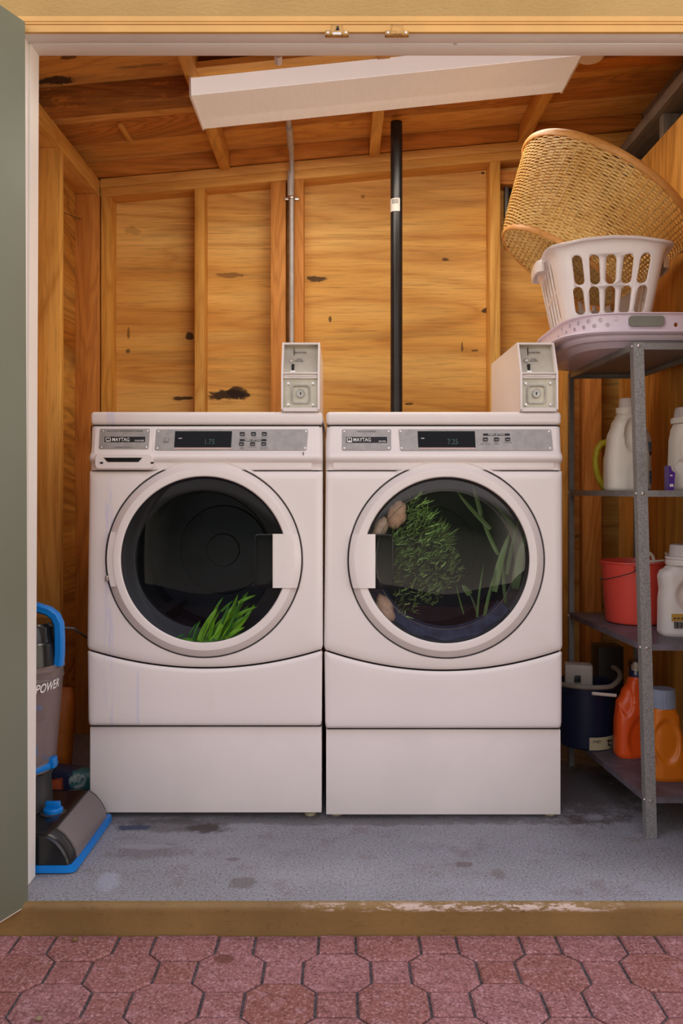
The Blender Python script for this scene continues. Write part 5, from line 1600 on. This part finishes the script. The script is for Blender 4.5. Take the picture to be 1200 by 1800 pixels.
M_tankw = mat_tank('smoky nozzle window', (.8, .78, .8), .5)
vc = thing('carpet_cleaner', 'upright carpet cleaner with blue handle and clear tank left of the washer', 'carpet cleaner', (-.82, 2.31, 0))
# foot
y0, y1 = 2.135, 2.475
prof = [(-.676, .022), (-.680, .040), (-.692, .062), (-.708, .082), (-.728, .096), (-.748, .100), (-.79, .096), (-.85, .098), (-.93, .10), (-.96, .08), (-.965, .022)]
def frow(y, k): 
    return [Vector((-.82 + (x_ + .82) * (1 if x_ < -.82 else k), y, .0 + z_ * (k if z_ > .03 else 1))) for x_, z_ in prof]
b = B(); b.loft([frow(y0, .93), frow(y0 + .008, .985), frow(y0 + .03, 1), frow(y1 - .03, 1), frow(y1 - .008, .985), frow(y1, .93)], True, True, True)
b.done('foot_cover', M_vblack, vc, ang=40)
b = B(); rows = []
for y_ in (y0 + .045, y1 - .03):
    rows.append([Vector((x_ + .0035, y_, z_ + .002)) for x_, z_ in prof[:5]] + [Vector((x_ + .0, y_, z_)) for x_, z_ in reversed(prof[:5])])
b.loft(rows, True, True, True); b.done('nozzle_window', M_tankw, vc, label='clear curved nozzle window')
b = B(); b.prism([(-.666, y0 + .01), (-.672, y0), (-.69, y0 - .004), (-.93, y0 - .004), (-.93, y1), (-.672, y1), (-.664, y1 - .01)], 'Z', .004, .022)
b.done('blue_skirt', M_vblue, vc, label='blue lower edge')
for y_ in (y0 + .03, y1 - .03):
    b = B(); b.prism([(y_ + .012 * math.cos(R(a)), .0125 + .012 * math.sin(R(a))) for a in range(0, 360, 30)], 'X', -.93, -.91); b.done('wheel', M_vgrey, vc)
kx, ky = PX(92, 2.28), 2.285
b = B(); b.lathe([(.026, .094), (.026, .108), (.022, .112), (.001, .113)], (kx, ky, 0), 'Z', 32)
b.box(kx - .020, kx + .020, ky - .006, ky + .006, .110, .128, .003); b.done('dial_knob', M_vblue, vc, label='blue dial')
b = B(); b.lathe([(.034, .090), (.034, .099), (.030, .1005)], (kx, ky, 0), 'Z', 32, cap1=True); b.done('dial_seat', M_vgrey, vc)
# neck
tx, ty = -.875, 2.34
b = B(); b.loft([superell(tx, ty, z_, h1, h2, 3, 40) for z_, h1, h2 in ((.09, .075, .08), (.13, .072, .078), (.17, .070, .075), (.196, .080, .083))], True, True, True); b.done('neck', M_vgrey, vc)
def tk(z_): return .084 + (.106 - .084) * (z_ - .2) / (.485 - .2)
b = B(); zs = [.2, .215, .30, .40, .445, .447, .452, .454, .47, .472, .478, .48, .49]
b.loft([superell(tx, ty, z_, tk(z_) + (.003 if .446 < z_ < .453 or .471 < z_ < .479 else 0), tk(z_), 2.6, 56) for z_ in zs], True, False, False); b.done('water_tank', M_tank, vc, label='smoky clear water tank')
b = B(); b.loft([superell(tx, ty, z_, h, h, 2.6, 48) for z_, h in ((.215, .05), (.33, .058))], True, True, True)
b.done('tank_filter', plain('dull brown filter', (.22, .12, .10), .6), vc, label='dark filter inside the tank')
b = B(); b.box(tx + .0, tx + .075, ty - .07, ty - .055, .372, .385, .003); b.box(tx + .0, tx + .03, ty - .075, ty - .06, .30, .37, .003); b.lathe([(.0, .25), (.018, .25), (.018, .275), (0, .275)], (tx + .045, ty - .06, 0), 'Z', 20)
b.done('float_lever', M_vblue, vc)
b = B(); rows = []
for k in range(49):
    a = 2 * math.pi * k / 48
    dz = .016 * max(0, math.cos(a + .5)) ** 2
    nr = Vector((math.cos(a), math.sin(a), 0))
    rows.append([Vector((tx, ty, .198 + dz)) + nr * .088 + nr * (.006 * math.cos(2 * math.pi * j / 8)) + Vector((0, 0, .010 * math.sin(2 * math.pi * j / 8))) for j in range(8)])
b.loft(rows, True); b.box(tx + .08, tx + .098, ty - .03, ty + .0, .205, .235, .004); b.done('tank_base_trim', M_vblue, vc, label='blue tank rim')
b = B(); b.loft([superell(tx, ty, z_, h, h, 2.6, 56) for z_, h in ((.49, .103), (.52, .101), (.548, .098), (.552, .094), (.59, .088), (.60, .08))], True, True, True); b.done('tank_lid', M_vblack, vc)
b = B()
for k in range(7):
    a = R(-120 + 22 * k); b.box(tx + .094 * math.cos(a) - .004, tx + .094 * math.cos(a) + .004, ty + .094 * math.sin(a) - .004, ty + .094 * math.sin(a) + .004, .553, .592, .002)
b.done('lid_rib', M_vgrey, vc)
yh = ty - .02
b = B(); pth = [(-.93, yh, .655), (-.88, yh, .652), (-.83, yh, .643), (-.795, yh, .632), (-.777, yh, .618), (-.768, yh, .598), (-.766, yh, .56), (-.766, yh, .52), (-.769, yh, .485)]
rows = []
for i, q in enumerate(pth):
    q = Vector(q); tn = (Vector(pth[min(i + 1, 8)]) - Vector(pth[max(i - 1, 0)])).normalized(); sd = Vector((tn.z, 0, -tn.x))
    rows.append([q + sd * .012 * c_ + Vector((0, .016 * s_, 0)) for c_, s_ in ((1, -.6), (.6, -1), (-.6, -1), (-1, -.6), (-1, .6), (-.6, 1), (.6, 1), (1, .6))])
b.loft(rows, True, True, True); b.done('carry_handle', M_vblue, vc, label='blue carry handle')
b = B(); b.box(-.96, -.92, ty + .01, ty + .06, .19, .75, .008); b.done('spine', M_vblack, vc)
ty_f = ty - .106
pw = text('POWER', 'lettering', M_whiteprint, vc, Matrix.Identity(4), .034, .0, 'LEFT', .25, .80, .0006)
for v in pw.data.vertices:
    q = v.co + vc.location
    a = R(-56) + q.x / .105; z_ = .432 + q.y + (q.x * .06)
    hh_ = tk(z_) + .0028
    c_, s_ = math.cos(a), math.sin(a)
    v.co = Vector((tx + hh_ * math.copysign(abs(c_) ** (2 / 2.6), c_), ty + (hh_) * math.copysign(abs(s_) ** (2 / 2.6), s_), z_)) - vc.location
b = B(); b.tube([(-.90, 2.38, .55), (-.82, 2.44, .57), (-.775, 2.47, .56), (-.757, 2.60, .50), (-.765, 2.9, .25), (-.80, 3.1, .02)], .004, 8); b.done('power_cord', M_vgrey, vc)

# things on the floor behind it
def pillow(name, c, hw_, hh_, hd_, M, mat):
    b = B(); rows = []
    for i in range(13):
        v = -1 + 2 * i / 12
        k = (1 - v ** 4) ** .5
        rows.append([M @ Vector((x_, y_, v * hh_)) for x_, y_, _ in [tuple(q) for q in superell(0, 0, 0, hw_ * (.86 + .14 * k) * (.97 if abs(v) > .99 else 1), max(.003, hd_ * k), 3, 40)]])
    b.loft(rows, True, True, True); return b.done(name, mat, None)
o = pillow('orange_sack', None, .075, .165, .045, Matrix.Translation(P(86, 1345, 2.72)) @ Matrix.Translation((0, 0, .07)) @ Matrix.Rotation(R(4), 4, 'Y'), plain('orange sack', (.40, .11, .01), .5, 0, .4, 9, .2, .3))
recenter(o); o.location.z = 0.002; tag(o, 'upright orange sack behind the carpet cleaner', 'bag')
def mat_pouch():
    m = N('dark printed pouch'); co = m.coord(); sp = m.n('ShaderNodeSeparateXYZ'); m.set(sp, 0, co)
    wob = m.noise(co, 60, 3, .7)
    def blob(x_, z_, rx, rz):
        da = m.math('DIVIDE', m.math('SUBTRACT', sp.outputs['X'], x_), rx); db = m.math('DIVIDE', m.math('SUBTRACT', sp.outputs['Z'], z_), rz)
        d = m.math('SQRT', m.math('ADD', m.math('MULTIPLY', da, da), m.math('MULTIPLY', db, db)))
        return m.maprange(m.math('ADD', d, m.math('MULTIPLY', m.math('SUBTRACT', wob, .5), 1.2)), 1.1, .9)
    c = m.mix(m.maprange(m.noise(co, 12, 2), .4, .6), (.012, .016, .045), (.022, .028, .055))
    c = m.mix(blob(.045, .075, .04, .032), c, (.03, .14, .14))
    c = m.mix(m.math('MULTIPLY', blob(.03, .072, .026, .022), m.maprange(wob, .42, .5)), c, (.32, .38, .36))
    c = m.mix(blob(.05, .0, .09, .018), c, (.30, .03, .01))
    m.set(m.p, 'Base Color', c); m.p.inputs['Roughness'].default_value = .35
    return m.m
o = pillow('snack_pouch', None, .088, .052, .03, Matrix.Translation((PX(124, 2.60), 2.60, .066)) @ Matrix.Rotation(R(6), 4, 'Y'), mat_pouch())
recenter(o); o.location.z = .012; tag(o, 'dark glossy pouch printed with a pale teal flower, on the floor beside the washer', 'pouch')
b = B(); qx = PX(108, 2.58)
b.tube([Vector((qx + .009 * math.cos(R(a)), 2.583, .083 + .012 * math.sin(R(a)))) for a in range(-60, 130, 15)], .0015, 6)
b.done('white_curl_print', M_whiteprint, o)
b = B(); b.hexa([(PX(66, 2.55), 2.54, .002), (PX(110, 2.55), 2.54, .002), (PX(110, 2.55), 2.58, .002), (PX(66, 2.55), 2.58, .002),
                 (PX(70, 2.55), 2.55, .085), (PX(106, 2.55), 2.55, .095), (PX(106, 2.55), 2.57, .095), (PX(70, 2.55), 2.57, .085)])
o = b.done('red_packet', plain('red brown packet', (.30, .06, .02), .5, 0, .4, 30, .4), None); recenter(o); tag(o, 'small red-brown printed packet behind the cleaner neck', 'packet')

# dry leaves and grit on the paving
def pebble(px, py, r, label, colr):
    Yp_ = (CZ - GZ) * F / (py - HOR)
    b = B(); bmesh.ops.create_icosphere(b.bm, subdivisions=2, radius=r)
    for v in b.bm.verts: v.co = Vector((v.co.x * 1.2, v.co.y, v.co.z * .8)) + Vector((PX(px, Yp_), Yp_, GZ + r * .8))
    o = b.done('seed_pod', plain('seed pod ' + str(px), colr, .7), None); recenter(o); tag(o, label, 'seed pod')
for o_ in list(bpy.data.objects):
    if o_.type == 'MESH' and o_.name.split('.')[0] in ('screw', 'rivet', 'bolt', 'drawer_catch', 'coupling', 'lid_rib', 'label_symbols', 'label_print', 'lug_slot'): split(o_)
pebble(132, 1655, .0065, 'tiny brown seed pod on the paving below the left end of the step', (.16, .09, .03))
pebble(68, 1794, .006, 'tiny tan seed pod on the paving at the bottom left corner', (.25, .17, .10))
pebble(526, 1640, .006, 'tiny brown seed pod against the foot of the step near the middle', (.14, .07, .02))
